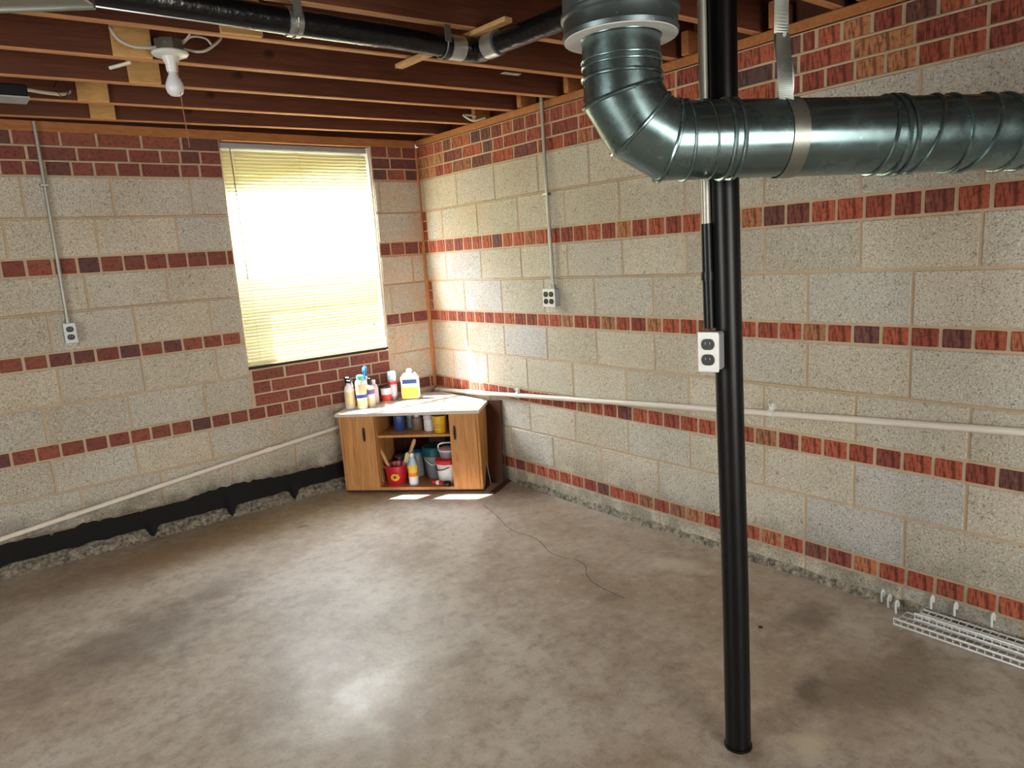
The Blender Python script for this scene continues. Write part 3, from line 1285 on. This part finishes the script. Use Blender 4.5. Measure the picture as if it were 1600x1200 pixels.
# ------------------------------------------------------------------ black wrapped line under the joists
t = empty('black_pipe', (-1.058, -2.144, 2.165), 0, 'black plastic wrapped pipe under the joists with taped elbow', 'pipe')
q0 = Vector((-1.058, -2.144, 2.165))
main = [Vector((-2.75, -2.130, 2.172)), Vector((-2.072, -2.148, 2.165)), Vector((-1.771, -2.152, 2.162)), Vector((-1.404, -2.165, 2.16)), Vector((-1.13, -2.150, 2.16))]
b = MB()
b.tube([p-q0 for p in main], .040, 18)
b.build('pipe', M_BLACKW, t, smooth=True)
b = MB()
b.tube([p-q0 for p in bez([main[-1], Vector((-1.055, -2.165, 2.158)), Vector((-1.045, -2.24, 2.158))], 6)], .043, 18)
b.build('elbow', M_BLACKW, t, smooth=True)
b = MB()
b.tube([p-q0 for p in [Vector((-1.045, -2.22, 2.158)), Vector((-1.02, -2.45, 2.16)), Vector((-.98, -3.0, 2.165))]], .038, 18)
b.build('pipe', M_BLACKW, t, smooth=True)
for p, d in ((Vector((-1.15, -2.152, 2.16)), Vector((.03, 0, 0))), (Vector((-1.046, -2.25, 2.158)), Vector((.002, -.03, 0))), (Vector((-1.77, -2.152, 2.162)), Vector((.022, 0, 0)))):
    b = MB()
    b.tube([p-d-q0, p+d-q0], .0445, 18)
    b.build('tape', M_SILVER, t, smooth=True)
for x in (-1.77, -1.21):
    b = MB()
    yy = -2.155
    b.tube([Vector((x, yy+.046*math.cos(a), 2.162+.046*math.sin(a)))-q0 for a in [math.pi+math.pi*k/10 for k in range(11)]], .003, 6)
    for sg in (-1, 1):
        b.cham((x-.014-q0.x, yy+sg*.046-.0012-q0.y, -.005), (x+.014-q0.x, yy+sg*.046+.0012-q0.y, JZ-.002-2.165), .0005)
    b.build('strap', M_GALV2, t)
# wispy torn wrap hanging below the line
b = MB()
b.tube(bez([(-1.55, -.03, -.046), (-1.2, -.045, -.052), (-.8, -.04, -.05), (-.45, -.035, -.046)], 8), .0025, 6)
b.build('torn_wrap', M_SILVER, t, smooth=True)

# lumber strips nailed below the joists
t = MB()
t.cham((-.016, -.35, 0), (.022, .35, .017), .002)
o = t.build('wood_strip', M_PINEY, None, loc=(-1.087, -2.02, JZ-.0195), rot=(0, 0, math.radians(3)))
tag(o, 'pale pine strip nailed across the joists above the black pipe', 'wood strip')
t = MB()
t.cham((-.019, -.33, 0), (.019, .33, .016), .002)
o = t.build('wood_strip', M_SILL, None, loc=(-.975, -2.32, JZ-.0195), rot=(0, 0, math.radians(5)))
tag(o, 'brown wood strip under the joists beside the black pipe leg', 'wood strip')

# short pine blocks between the joists
bk = [(-2.055, -1.335, 'short pine block fixed to the joist just above and left of the lamp', .135, .2),
      (-1.93, -.948, 'short pine block behind the lamp bulb, second in from the window wall', .125, .2),
      (-2.06, -.521, 'short pine block next to the black junction box', .130, .2),
      (-1.955, -.125, 'short pine block nearest the window wall', .115, .2),
      (-1.79, -1.761, 'short pine block above the lamp and under the black pipe', .145, .2)]
for i, (x, y, lb, wd, hh) in enumerate(bk):
    b = MB()
    b.cham((-wd/2, -.012, 0), (wd/2, .010, hh), .002)
    for sx in (-.35, .35):
        for sz in (.12, .5):
            b.tube([(sx*wd, -.012, hh*sz), (sx*wd, -.0135, hh*sz)], .003, 6)
    o = b.build('wood_block', M_PINE, None, loc=(x, y, JZ+.002), rot=(0, rnd.uniform(-.02, .02), math.atan(-.06)))
    tag(o, lb, 'wood block', 'pine blocks between the joists')

# ------------------------------------------------------------------ lamp
t = empty('ceiling_lamp', (-1.945, -1.42, 2.222), 0, 'bare bulb in a white porcelain holder under the joists', 'lamp')
b = MB()
b.lathe([(.050, .010), (.052, .012), (.052, .050), (.048, .052)], 8)
b.build('junction_box', M_GALV2, t)
b = MB()
b.lathe([(.020, -.012), (.060, -.004), (.066, .003), (.064, .008), (.05, .011)], 32)
b.build('holder', M_PORC, t, smooth=True)
b = MB()
b.lathe([(.019, -.062), (.021, -.055), (.022, -.035), (.030, -.018), (.034, -.006)], 24)
b.build('neck', M_PORC, t, smooth=True)
b = MB()
b.lathe([(.004, -.150), (.018, -.147), (.028, -.137), (.033, -.120), (.031, -.105), (.023, -.085), (.016, -.072), (.015, -.062)], 24)
b.build('bulb', M_BULB, t, smooth=True)
b = MB()
b.tube([(.012, -.02, -.02), (.012, -.022, -.18), (.018, -.02, -.34)], .0016, 6)
b.build('pull_cord', M_CORD, t, smooth=True)


def cable(pts, r, label, name='cable', mat=M_CABLE, cat='cable'):
    P0 = Vector(pts[0])
    bb = MB()
    bb.tube([p-P0 for p in bez(pts, 7)], r, 8)
    o = bb.build(name, mat, None, smooth=True, loc=tuple(P0))
    tag(o, label, cat)
    return o


cable([(-2.12, -1.37, 2.305), (-2.137, -1.42, 2.29), (-2.118, -1.43, 2.252), (-2.073, -1.43, 2.234), (-2.019, -1.43, 2.236), (-1.995, -1.43, 2.24)], .006, 'thick pale cable looping into the left side of the lamp box')
cable([(-1.895, -1.43, 2.245), (-1.85, -1.45, 2.236), (-1.81, -1.45, 2.25), (-1.757, -1.44, 2.295), (-1.74, -1.40, 2.33)], .005, 'pale cable leaving the right side of the lamp box')
cable([(-1.90, -1.44, 2.262), (-1.87, -1.46, 2.285), (-1.82, -1.46, 2.285), (-1.80, -1.46, 2.265)], .004, 'short grey loop of wire at the right of the lamp box')
cable([(-1.86, -1.60, 2.36), (-1.865, -1.5, 2.32), (-1.885, -1.46, 2.28), (-1.90, -1.44, 2.27)], .004, 'thin grey wire dropping to the top of the lamp box')
cable([(-2.335, -.66, 2.222), (-2.28, -.62, 2.225), (-2.22, -.60, 2.226), (-2.19, -.56, 2.235), (-2.15, -.50, 2.26), (-2.10, -.48, 2.30)], .008, 'pale cable from the black junction box to a pine block')
cable([(-2.225, -.60, 2.25), (-2.20, -.60, 2.29), (-2.17, -.60, 2.25), (-2.19, -.60, 2.212), (-2.22, -.60, 2.24)], .002, 'thin coil of wire on the joist beside the black junction box', mat=M_BLACK)
cable([(-2.12, -1.232, 2.2), (-2.09, -1.26, 2.206), (-2.055, -1.29, 2.214)], .007, 'short stub of pale cable beneath the joist left of the bulb')
cable([(-.035, -.86, 2.215), (-.10, -.83, 2.2), (-.13, -.80, 2.222), (-.12, -.76, 2.245), (-.05, -.76, 2.245), (-.03, -.76, 2.24)], .006, 'white cable loop at the top of the long wall near the corner')
cable([(-2.21, -1.90, 2.235), (-2.20, -1.905, 2.218), (-2.19, -1.90, 2.235)], .005, 'small white cable staple on a joist near the top left corner')

t = empty('junction_box', (-2.42, -.70, 2.165), 0, 'black metal box under the joists at the far left with a pale lower rim', 'junction box')
b = MB()
b.cham((-.14, -.06, .008), (.075, .06, .055), .004)
b.build('box', M_BLACK, t)
b = MB()
b.cham((-.145, -.065, 0), (.080, .065, .008), .002)
b.build('rim', M_OUTLET, t)
t = empty('metal_plate', (-.561, -1.76, 2.212), math.radians(-3), 'small silver nail plate on the underside of a joist left of the duct', 'metal plate')
b = MB()
b.cham((-.05, -.016, 0), (.05, .016, .003), .001)
b.build('plate', M_SILVER, t)
b = MB()
for k in range(5):
    b.cham((-.042+k*.019, -.010, -.002), (-.032+k*.019, .010, 0), .0008)
b.build('prong', M_SILVER, t)

# ------------------------------------------------------------------ corner cabinet
CA = math.atan2(-.744, .668)
FL = Vector((-.875, -.178, FZ))
ex = Vector((.668, -.744, 0))
ey = Vector((.744, .668, 0))


def cab(u, v, z=0):
    return FL+ex*u+ey*v+Vector((0, 0, z))


cb = empty('cabinet', tuple(FL), CA, 'oak laminate corner cabinet with an open middle standing in the corner', 'cabinet')
W = .926
poly = [(.0, .0), (W, .0), (W, .255), (.53, .61), (.41, .61), (.0, .155)]
b = MB()
b.prism([(-.012, -.03), (W+.012, -.03), (W+.012, .258), (.535, .625), (.405, .625), (-.012, .145)], .520, .540)
b.build('top', M_TOP, cb)
b = MB()
b.prism([(p[0]*.992+.003, p[1]*.98+.0) for p in poly], .018, .036)
b.build('bottom', M_CAB, cb)
b = MB()
b.cham((0.0, .02, 0), (W, .035, .018), .002)
b.build('plinth', M_CABD, cb)
b = MB()
b.cham((0, 0, .018), (.016, .15, .520), .002)
b.build('side_panel', M_CAB, cb)
b = MB()
b.cham((W-.016, 0, .018), (W, .25, .520), .002)
b.build('side_panel', M_CAB, cb)
for u in (.232, .738):
    b = MB()
    b.cham((u-.008, .022, .036), (u+.008, .33, .519), .002)
    b.build('divider', M_CAB, cb)
for u0, u1 in ((.018, .236), (.734, .908)):
    b = MB()
    b.cham((u0, -.001, .026), (u1, .016, .515), .002)
    d = b.build('door', M_CAB, cb)
    uh = .165 if u0 < .1 else .768
    b = MB()
    b.lathe([(.004, -.045), (.007, -.03), (.008, 0), (.007, .03), (.004, .045)], 10, Matrix.Translation((uh, -.007, .395)))
    b.build('handle', M_DARK, d, smooth=True)
b = MB()
b.prism([(.24, .03), (.73, .03), (.73, .43), (.53, .60), (.41, .60), (.24, .41)], .362, .378)
b.build('shelf', M_CAB, cb)
# back panels
for (p, r) in (((.0, .155), (.41, .61)), ((.41, .61), (.53, .61)), ((.53, .61), (W, .255))):
    p, r = Vector((*p, 0)), Vector((*r, 0))
    d = (r-p).normalized()
    nn = Vector((-d.y, d.x, 0))
    b = MB()
    vs = [p, r, r+nn*.005, p+nn*.005]
    b.add([(v.x, v.y, .018) for v in vs]+[(v.x, v.y, .519) for v in vs], [(0, 1, 2, 3), (4, 7, 6, 5), (0, 4, 5, 1), (1, 5, 6, 2), (2, 6, 7, 3), (3, 7, 4, 0)])
    b.build('back_panel', M_CABD, cb)

# boards leaning to the right of the cabinet
b = MB()
b.cham((-.008, -.11, 0), (.008, .11, .545), .002)
o = b.build('leaning_board', M_CABD, None, loc=(-.120, -.745, FZ+.004), rot=(math.radians(-3), math.radians(9), math.radians(18)))
tag(o, 'dark brown board leaning on the long wall beside the cabinet', 'board')
t = empty('thin_panel', (-.165, -.80, FZ+.001), math.radians(30), 'thin black panel with a pale edge leaning against the cabinet side', 'board')
b = MB()
b.cham((-.05, -.003, 0), (.03, .003, .27), .001)
b.build('panel', M_DARK, t, rot=(math.radians(-8), 0, 0))
b = MB()
b.cham((.028, -.004, 0), (.034, .004, .27), .001)
b.build('edge', M_PORC, t, rot=(math.radians(-8), 0, 0))
b = MB()
b.cham((-.02, -.14, 0), (.02, .14, .006), .001)
o = b.build('flat_board', M_CABD, None, loc=(-.06, -.90, FZ+.0), rot=(0, 0, math.radians(-62)))
o.location = (-.125, -.875, FZ+.001)
tag(o, 'thin brown board lying on the floor right of the cabinet', 'board')


# ------------------------------------------------------------------ containers
def pm(name, rgb, rough=.35, **k):
    return plain(name, rgb, rough, var=k.pop('var', .05), **k)


P_WHITE = pm('white_plastic', (232, 232, 236))
P_BEIGE = pm('beige_label', (222, 206, 158))
P_PEACH = pm('peach_label', (232, 196, 150))
P_BLUE = pm('blue_plastic', (40, 140, 200))
P_NAVY = pm('navy_label', (46, 70, 130))
P_TEAL = pm('teal_plastic', (96, 190, 172))
P_DTEAL = pm('dark_teal', (22, 84, 92))
P_BLACK = pm('black_plastic', (16, 16, 20))
P_PINK = pm('pinkish_plastic', (222, 200, 214))
P_RED = pm('red_plastic', (206, 40, 36))
P_DRED = pm('crimson_plastic', (190, 30, 52))
P_YEL = pm('yellow_plastic', (226, 176, 28))
P_YEL2 = pm('pale_yellow_label', (238, 202, 70))
P_GREY = pm('grey_plastic', (140, 146, 152))
P_CLEAR = pm('clear_cap', (176, 204, 226))
P_PURP = pm('purple_label', (110, 84, 130))
P_ORNG = pm('orange_label', (232, 130, 60))
P_TAN = pm('tan_wood', (204, 160, 108))
P_GRN = pm('green_plastic', (110, 140, 90))
P_TIN = metal_mat('tin', (170, 170, 176), .35, .8, .1)


def lpart(prof, name, mat, parent, n=20, m=None):
    bb = MB()
    bb.lathe(prof, n, m)
    return bb.build(name, mat, parent, smooth=True)


TZ = FZ+.5405


def band(parent, r, z0, z1, mat, name='label'):
    return lpart([(r-.001, z0), (r+.0008, z0), (r+.0008, z1), (r-.001, z1)], name, mat, parent)


# a: white bottle with black trigger
t = empty('spray_bottle', (-.745, -.105, TZ), .4, 'white bottle with a black and white trigger head, leftmost on the cabinet top', 'bottle')
lpart([(.030, 0), (.033, .006), (.033, .12), (.028, .145), (.014, .16), (.012, .172)], 'body', P_WHITE, t)
band(t, .033, .02, .115, P_BEIGE)
b = MB()
b.cham((-.013, -.030, .170), (.013, .020, .192), .004)
b.cham((-.011, -.020, .192), (.011, .030, .212), .005)
b.build('trigger_head', P_BLACK, t)
b = MB()
b.tube([(0, -.026, .176), (0, -.036, .150), (0, -.030, .138)], .004, 8)
b.build('trigger', P_WHITE, t, smooth=True)
# b: tall white can, peach label
t = empty('spray_can', (-.690, -.170, TZ), -.3, 'tall white can with a peach oval label and pale teal cap on the cabinet top', 'can')
lpart([(.033, 0), (.035, .004), (.035, .172), (.030, .186), (.022, .190)], 'body', P_WHITE, t, 24)
band(t, .035, .012, .060, P_PEACH)
band(t, .035, .100, .165, P_PEACH)
band(t, .035, .072, .095, P_NAVY)
lpart([(.024, .188), (.025, .192), (.024, .218), (.012, .224)], 'cap', P_TEAL, t)
# c: blue trigger sprayer
t = empty('spray_bottle', (-.610, -.090, TZ), -.6, 'spray bottle with a bright blue trigger head behind the tall white can', 'bottle')
lpart([(.030, 0), (.033, .008), (.033, .14), (.026, .17), (.013, .19), (.012, .202)], 'body', P_WHITE, t)
lpart([(.016, .198), (.017, .202), (.016, .220)], 'collar', P_NAVY, t)
b = MB()
b.cham((-.015, -.034, .218), (.015, .032, .262), .010)
b.build('trigger_head', P_BLUE, t)
b = MB()
b.tube([(0, -.03, .225), (0, -.04, .20), (0, -.034, .18)], .005, 8)
b.build('trigger', P_BLUE, t, smooth=True)
b = MB()
b.tube([(0, -.034, .245), (0, -.045, .246)], .006, 8)
b.build('nozzle', P_PINK, t)
# d
t = empty('bottle', (-.622, -.165, TZ), 0, 'slim white bottle with black cap and purple label on the cabinet top', 'bottle')
lpart([(.026, 0), (.028, .005), (.028, .12), (.020, .14), (.014, .146)], 'body', P_WHITE, t)
band(t, .028, .085, .115, P_PURP)
band(t, .028, .012, .060, P_BEIGE)
lpart([(.015, .144), (.016, .148), (.015, .188), (.010, .191)], 'cap', P_BLACK, t)
# e
t = empty('bottle', (-.560, -.105, TZ), 0, 'pinkish white bottle with small neck just left of the small red can', 'bottle')
lpart([(.024, 0), (.027, .006), (.027, .11), (.019, .13), (.011, .136), (.011, .150)], 'body', P_PINK, t)
lpart([(.012, .148), (.0125, .150), (.012, .162), (.008, .165)], 'cap', P_WHITE, t)
# f
t = empty('can', (-.480, -.115, TZ), 0, 'small red and white can with a dark lid, shortest on the cabinet top', 'can')
lpart([(.033, 0), (.035, .003), (.035, .094), (.033, .097)], 'body', P_WHITE, t, 24)
band(t, .035, .006, .052, P_RED)
lpart([(.034, .096), (.036, .098), (.035, .106), (.030, .108)], 'lid', P_BLACK, t, 24)
# g
t = empty('spray_can', (-.420, -.105, TZ), 0, 'spray can with clear blue cap and red band, left of the yellow labelled jug', 'can')
lpart([(.030, 0), (.031, .003), (.031, .135), (.026, .150), (.015, .156)], 'body', P_TIN, t, 24)
band(t, .031, .03, .11, P_PINK)
band(t, .0315, .112, .132, P_RED, 'band')
lpart([(.028, .145), (.030, .148), (.029, .195), (.024, .200)], 'cap', P_CLEAR, t, 24)
# h: flat jug
t = empty('jug', (-.325, -.185, TZ), CA+.15, 'flat white jug with a yellow lower label and blue stripe on the cabinet top', 'jug')
b = MB()
b.cham((-.062, -.032, 0), (.062, .032, .165), .012)
b.cham((-.050, -.026, .155), (.050, .026, .182), .012)
b.build('body', P_WHITE, t, smooth=True)
b = MB()
b.cham((-.058, -.0330, .008), (.058, -.0315, .085), .001)
b.build('yellow_label', P_YEL2, t)
b = MB()
b.cham((-.050, -.0334, .112), (.050, -.0320, .140), .0005)
b.build('blue_stripe', P_NAVY, t)
b = MB()
for k in range(5):
    b.cham((-.040+k*.017, -.0338, .092), (-.030+k*.017, -.0325, .103), .0005)
b.build('lettering', P_BEIGE, t)
lpart([(.018, .180), (.020, .184), (.019, .206), (.014, .210)], 'cap', P_WHITE, t)
# papers
for (u, v, a, wd, ln, lb, dz) in ((.62, .10, .2, .30, .20, 'white paper sheet lying at the front right of the cabinet top', 0), (.33, .055, -.1, .22, .13, 'white paper sheet lying at the front middle of the cabinet top', 0)):
    p = cab(u, v)
    t = empty('paper', (p.x, p.y, TZ), CA+a, lb, 'paper')
    b = MB()
    b.cham((-wd/2, -ln/2, 0), (wd/2, ln/2, .0015), .0003)
    b.build('sheet', P_WHITE, t)
    b = MB()
    for k in range(4):
        b.box((-wd*.4+k*wd*.2, -ln*.35, .0016), (-wd*.4+k*wd*.2+wd*.13, -ln*.35+.006, .0019))
    b.build('print', P_RED, t)
# metal strip at the back
p = cab(.66, .27)
b = MB()
b.cham((-.11, -.012, 0), (.11, .012, .004), .001)
b.cham((-.03, -.006, .004), (-.015, .008, .014), .002)
o = b.build('metal_strip', M_GALV2, None, loc=(p.x, p.y, TZ), rot=(0, 0, CA+.45))
tag(o, 'grey metal strip lying at the back right of the cabinet top', 'metal strip')

SZ = FZ+.3785
BZ = FZ+.0365


def at(name, u, v, z, label, cat, rz=0):
    p = cab(u, v)
    return empty(name, (p.x, p.y, z), CA+rz, label, cat)


# middle shelf
t = at('tub', .650, .085, SZ, 'yellow plastic tub with dark lid on the middle shelf', 'tub')
lpart([(.036, 0), (.038, .003), (.048, .112), (.050, .116)], 'body', P_YEL, t, 24)
lpart([(.050, .114), (.051, .116), (.050, .122), (.046, .124)], 'lid', P_BLACK, t, 24)
b = MB()
for k in range(4):
    b.cham((-.022, -.0465+k*.0005-.002*(k < 0), .03+k*.02), (.022, -.040, .036+k*.02), .0005)
b.build('lettering', P_TAN, t)
t = at('can', .355, .16, SZ, 'dark blue can at the left end of the middle shelf', 'can')
lpart([(.036, 0), (.038, .003), (.038, .100), (.036, .104)], 'body', P_NAVY, t, 24)
lpart([(.034, .102), (.035, .104), (.030, .108)], 'lid', P_TIN, t, 24)
t = at('can', .41, .24, SZ, 'dull grey can behind the dark blue can on the middle shelf', 'can')
lpart([(.034, 0), (.036, .003), (.036, .092), (.034, .096)], 'body', P_GREY, t, 24)
lpart([(.030, .095), (.031, .097), (.028, .099)], 'lid', P_TIN, t, 24)
t = at('jar', .47, .18, SZ, 'squat brownish glass jar in the middle of the middle shelf', 'jar')
lpart([(.036, 0), (.038, .004), (.038, .075), (.030, .09)], 'body', pm('brown_jar', (120, 100, 84)), t, 24)
lpart([(.030, .088), (.032, .090), (.031, .103), (.028, .105)], 'lid', P_TIN, t, 24)
t = at('jar', .565, .15, SZ, 'white jar with a wide lid left of the yellow tub', 'jar')
lpart([(.038, 0), (.040, .004), (.040, .07), (.036, .078)], 'body', P_WHITE, t, 24)
lpart([(.040, .076), (.042, .078), (.042, .105), (.038, .108)], 'lid', P_PINK, t, 24)

# bottom shelf
t = at('bucket', .328, .085, BZ, 'crimson bucket with a yellow round emblem full of brushes', 'bucket')
lpart([(.058, 0), (.061, .004), (.074, .122), (.077, .126), (.077, .132), (.072, .132), (.069, .124), (.056, .01)], 'body', P_DRED, t, 32)
b = MB()
vs = [(.030*math.cos(a), 0, .024*math.sin(a)) for a in [2*math.pi*k/20 for k in range(20)]]
b.add([(x+.012, -.0745+abs(x)*.12, z+.062) for x, y, z in vs]+[(x+.012, -.060, z+.062) for x, y, z in vs], [tuple(range(20)), tuple(range(39, 19, -1))]+[(i, (i+1) % 20, 20+(i+1) % 20, 20+i) for i in range(20)])
em = b.build('emblem', P_YEL, t)
b = MB()
vs = [(.016*math.cos(a), 0, .012*math.sin(a)) for a in [2*math.pi*k/16 for k in range(16)]]
b.add([(x+.012, -.0755+abs(x)*.12, z+.062) for x, y, z in vs]+[(x+.012, -.070, z+.062) for x, y, z in vs], [tuple(range(16)), tuple(range(31, 15, -1))]+[(i, (i+1) % 16, 16+(i+1) % 16, 16+i) for i in range(16)])
b.build('emblem_centre', P_ORNG, em)
b = MB()
b.cham((.007, -.079, .055), (.017, -.075, .069), .001)
b.build('emblem_mark', P_BLACK, em)
b = MB()
b.tube(bez([(-.077, 0, .125), (-.09, -.03, .10), (-.085, -.05, .06), (-.075, -.055, .03)], 6), .003, 6)
b.build('handle', P_GREY, t, smooth=True)


def brush(u, v, z, tilt, dirz, label, hm, bm_, L=.2, w_=.02, name='paint_brush'):
    p = cab(u, v)
    tt = empty(name, (p.x, p.y, z), 0, label, 'brush')
    tt.rotation_euler = (Matrix.Rotation(CA+dirz, 3, 'Z') @ Matrix.Rotation(tilt, 3, 'Y')).to_euler()
    lpart([(w_*.5, .06), (w_*.42, .09), (w_*.55, L*.75), (w_*.65, L*.93), (w_*.35, L)], 'handle', hm, tt, 12)
    bb = MB()
    bb.cham((-w_, -.007, .03), (w_, .007, .065), .002)
    bb.build('ferrule', P_TIN, tt)
    bb = MB()
    bb.cham((-w_, -.006, 0), (w_, .006, .031), .002)
    bb.build('bristles', bm_, tt)


brush(.325, .08, BZ+.02, -.42, 0, 'brush with a thick tan handle leaning left out of the crimson bucket', P_TAN, P_BLACK, .29, .026)
brush(.315, .075, BZ+.02, -.60, 0, 'brush with a thin green handle leaning left out of the crimson bucket', P_GRN, P_BLACK, .21, .014)
brush(.345, .10, BZ+.02, .42, .3, 'brush with a pale wooden handle leaning right behind the bottle', P_TAN, P_BEIGE, .29, .022)
# wide flat brush head up
p = cab(.385, .10)
tt = empty('wide_brush', (p.x, p.y, BZ+.075), CA, 'wide tan bristle brush standing in the crimson bucket', 'brush')
tt.rotation_euler = (Matrix.Rotation(CA, 3, 'Z') @ Matrix.Rotation(.35, 3, 'Y')).to_euler()
b = MB()
b.cham((-.030, -.009, .06), (.030, .009, .130), .003)
b.build('bristles', P_BEIGE, tt)
b = MB()
b.cham((-.032, -.011, .03), (.032, .011, .062), .002)
b.build('ferrule', P_TIN, tt)
lpart([(.01, -.045), (.012, 0), (.014, .035)], 'handle', P_TAN, tt, 12)
t = at('bottle', .452, .055, BZ, 'clear bottle with orange and white label and white cap beside the crimson bucket', 'bottle')
lpart([(.028, 0), (.031, .006), (.031, .13), (.026, .155), (.013, .185), (.012, .195)], 'body', P_CLEAR, t, 24)
band(t, .031, .085, .135, P_YEL2)
band(t, .0312, .060, .085, P_ORNG)
band(t, .031, .010, .060, P_WHITE)
lpart([(.013, .192), (.014, .195), (.0135, .212), (.010, .215)], 'cap', P_WHITE, t)
t = at('bucket', .560, .25, BZ, 'grey bucket with a dark teal lid at the back of the bottom shelf', 'bucket')
lpart([(.072, 0), (.075, .004), (.088, .150), (.090, .155)], 'body', P_GREY, t, 32)
lpart([(.091, .150), (.094, .154), (.094, .205), (.088, .212)], 'lid', P_DTEAL, t, 32)
b = MB()
b.tube(bez([(-.09, -.01, .150), (-.05, -.085, .13), (.0, -.098, .10), (.05, -.085, .13), (.09, -.01, .15)], 6), .0025, 6)
b.build('handle', P_WHITE, t, smooth=True)
t = at('bucket', .675, .105, BZ, 'white bucket with a red lid at the right of the bottom shelf', 'bucket')
lpart([(.060, 0), (.064, .005), (.074, .125), (.077, .130), (.077, .138)], 'body', P_WHITE, t, 32)
lpart([(.078, .134), (.080, .138), (.080, .160), (.074, .166)], 'lid', P_RED, t, 32)
b = MB()
b.tube(bez([(-.078, 0, .13), (-.062, -.05, .10), (-.02, -.083, .105), (.03, -.078, .12)], 6), .004, 6)
b.build('handle', P_BLACK, t, smooth=True)
t = at('tub', .685, .12, BZ+.167, 'low translucent tub stacked on the white bucket with the red lid', 'tub')
lpart([(.055, 0), (.058, .003), (.066, .045), (.068, .048)], 'body', P_GREY, t, 28)
lpart([(.068, .046), (.070, .049), (.069, .056), (.062, .058)], 'lid', P_PINK, t, 28)
b = MB()
b.tube(bez([(-.068, 0, .045), (-.06, -.01, .085), (.0, -.02, .100), (.06, -.01, .085), (.068, 0, .045)], 6), .005, 8)
b.build('handle', P_WHITE, t, smooth=True)
t = at('flashlight', .585, .045, BZ+.018, 'red flashlight with a black head lying on the bottom shelf', 'flashlight', -.35)
mx = Matrix.Rotation(math.pi/2, 4, 'Y')
lpart([(.012, 0), (.014, .004), (.014, .085), (.016, .09)], 'body', P_RED, t, 16, mx)
lpart([(.016, .088), (.020, .10), (.021, .125), (.017, .13)], 'head', P_BLACK, t, 20, mx)
lpart([(.0145, .03), (.0150, .032), (.0150, .05), (.0145, .052)], 'label', P_WHITE, t, 16, mx)
t = at('can', .415, .27, BZ, 'pale can with a blue lid standing behind the brushes', 'can')
lpart([(.048, 0), (.050, .004), (.050, .150), (.048, .154)], 'body', P_GREY, t, 24)
lpart([(.050, .152), (.052, .154), (.051, .166), (.046, .168)], 'lid', P_BLUE, t, 24)
t = at('can', .305, .26, BZ, 'dark can standing at the back left of the bottom shelf', 'can')
lpart([(.044, 0), (.046, .004), (.046, .135), (.044, .139)], 'body', pm('dark_can', (52, 46, 50)), t, 24)
lpart([(.042, .137), (.044, .139), (.040, .143)], 'lid', P_TIN, t, 24)


# ------------------------------------------------------------------ wire shelves on the floor by the long wall
def wire_shelf(x0, x1, y0, y1, z, label, step=.0254, tilt=0):
    t = empty('wire_shelf', (x0, y0, z), tilt, label, 'wire shelf', None)
    L = y0-y1
    for i, (x, zz) in enumerate(((0, .004), ((x1-x0)*.36, .004), ((x1-x0)*.7, .004), (x1-x0, .004), (x1-x0, .026))):
        bb = MB()
        bb.tube([(x, 0, zz), (x, -L, zz)], .0036, 8)
        bb.build('rod', M_STEEL, t, smooth=True)
    bb = MB()
    n = int(L/step)
    for k in range(n+1):
        y = -k*step
        bb.tube([(0, y, .0085), (x1-x0, y, .0085), (x1-x0+.004*(1 if x1 > x0 else -1), y, .026)], .0015, 5, caps=False)
    o = bb.build('cross_wire', M_STEEL, t)
    o['kind'] = 'stuff'
    return t


wire_shelf(-.030, -.150, -3.34, -4.9, FZ+.0, 'white wire shelf lying on the floor along the long wall')
ws = wire_shelf(-.028, -.120, -3.40, -4.9, FZ+.032, 'second white wire shelf stacked on top of the first by the wall', tilt=.006)
for k, (x, y, zz) in enumerate(((-.012, -3.235, -.055), (-.035, -3.27, -.05), (-.060, -3.31, -.045), (-.018, -3.42, -.03), (-.016, -3.50, -.025), (-.012, -3.62, -.02))):
    pts = [(0, 0, .0), (-.004, 0, .035), (.004, -.002, .052), (.010, -.004, .040), (.006, -.004, .025)]
    P0 = Vector((x, y, FZ+.001 if k < 3 else FZ+.045))
    b = MB()
    b.tube(bez(pts, 5), .0042, 8)
    o = b.build('shelf_hook', M_STEEL, None, smooth=True, loc=tuple(P0))
    tag(o, ['bent white shelf hook furthest along the wall toward the corner', 'bent white shelf hook, second from the corner end', 'bent white shelf hook at the corner end of the front rod',
            'white hook on the wall side of the wire shelves, nearest their far end', 'white hook in the middle of the row behind the wire shelves', 'white hook nearest the photo edge behind the wire shelves'][k], 'hook', 'hooks of the wire shelves')
b = MB()
b.lathe([(.008, 0), (.009, .002), (.005, .004)], 12)
o = b.build('floor_debris', P_BLACK, None, loc=(-.51, -3.0, FZ))
tag(o, 'tiny black plug lying on the floor right of the post', 'debris')


# ------------------------------------------------------------------ groups of like things
GR = {'can': 'cans on the cabinet', 'bottle': 'bottles on the cabinet', 'brush': 'brushes in the crimson bucket', 'bucket': 'buckets on the bottom shelf of the cabinet',
      'outlet': 'outlet boxes', 'conduit': 'electrical conduits', 'cable': 'cables under the joists', 'paper': 'papers on the cabinet top',
      'wire shelf': 'wire shelves on the floor', 'jar': 'jars on the middle shelf', 'wood strip': 'wood strips under the joists', 'tub': 'tubs in the cabinet',
      'board': 'boards beside the cabinet'}
for o in bpy.data.objects:
    c = o.get('category')
    if c in GR and not o.get('group') and o.parent is None:
        o['group'] = GR[c]
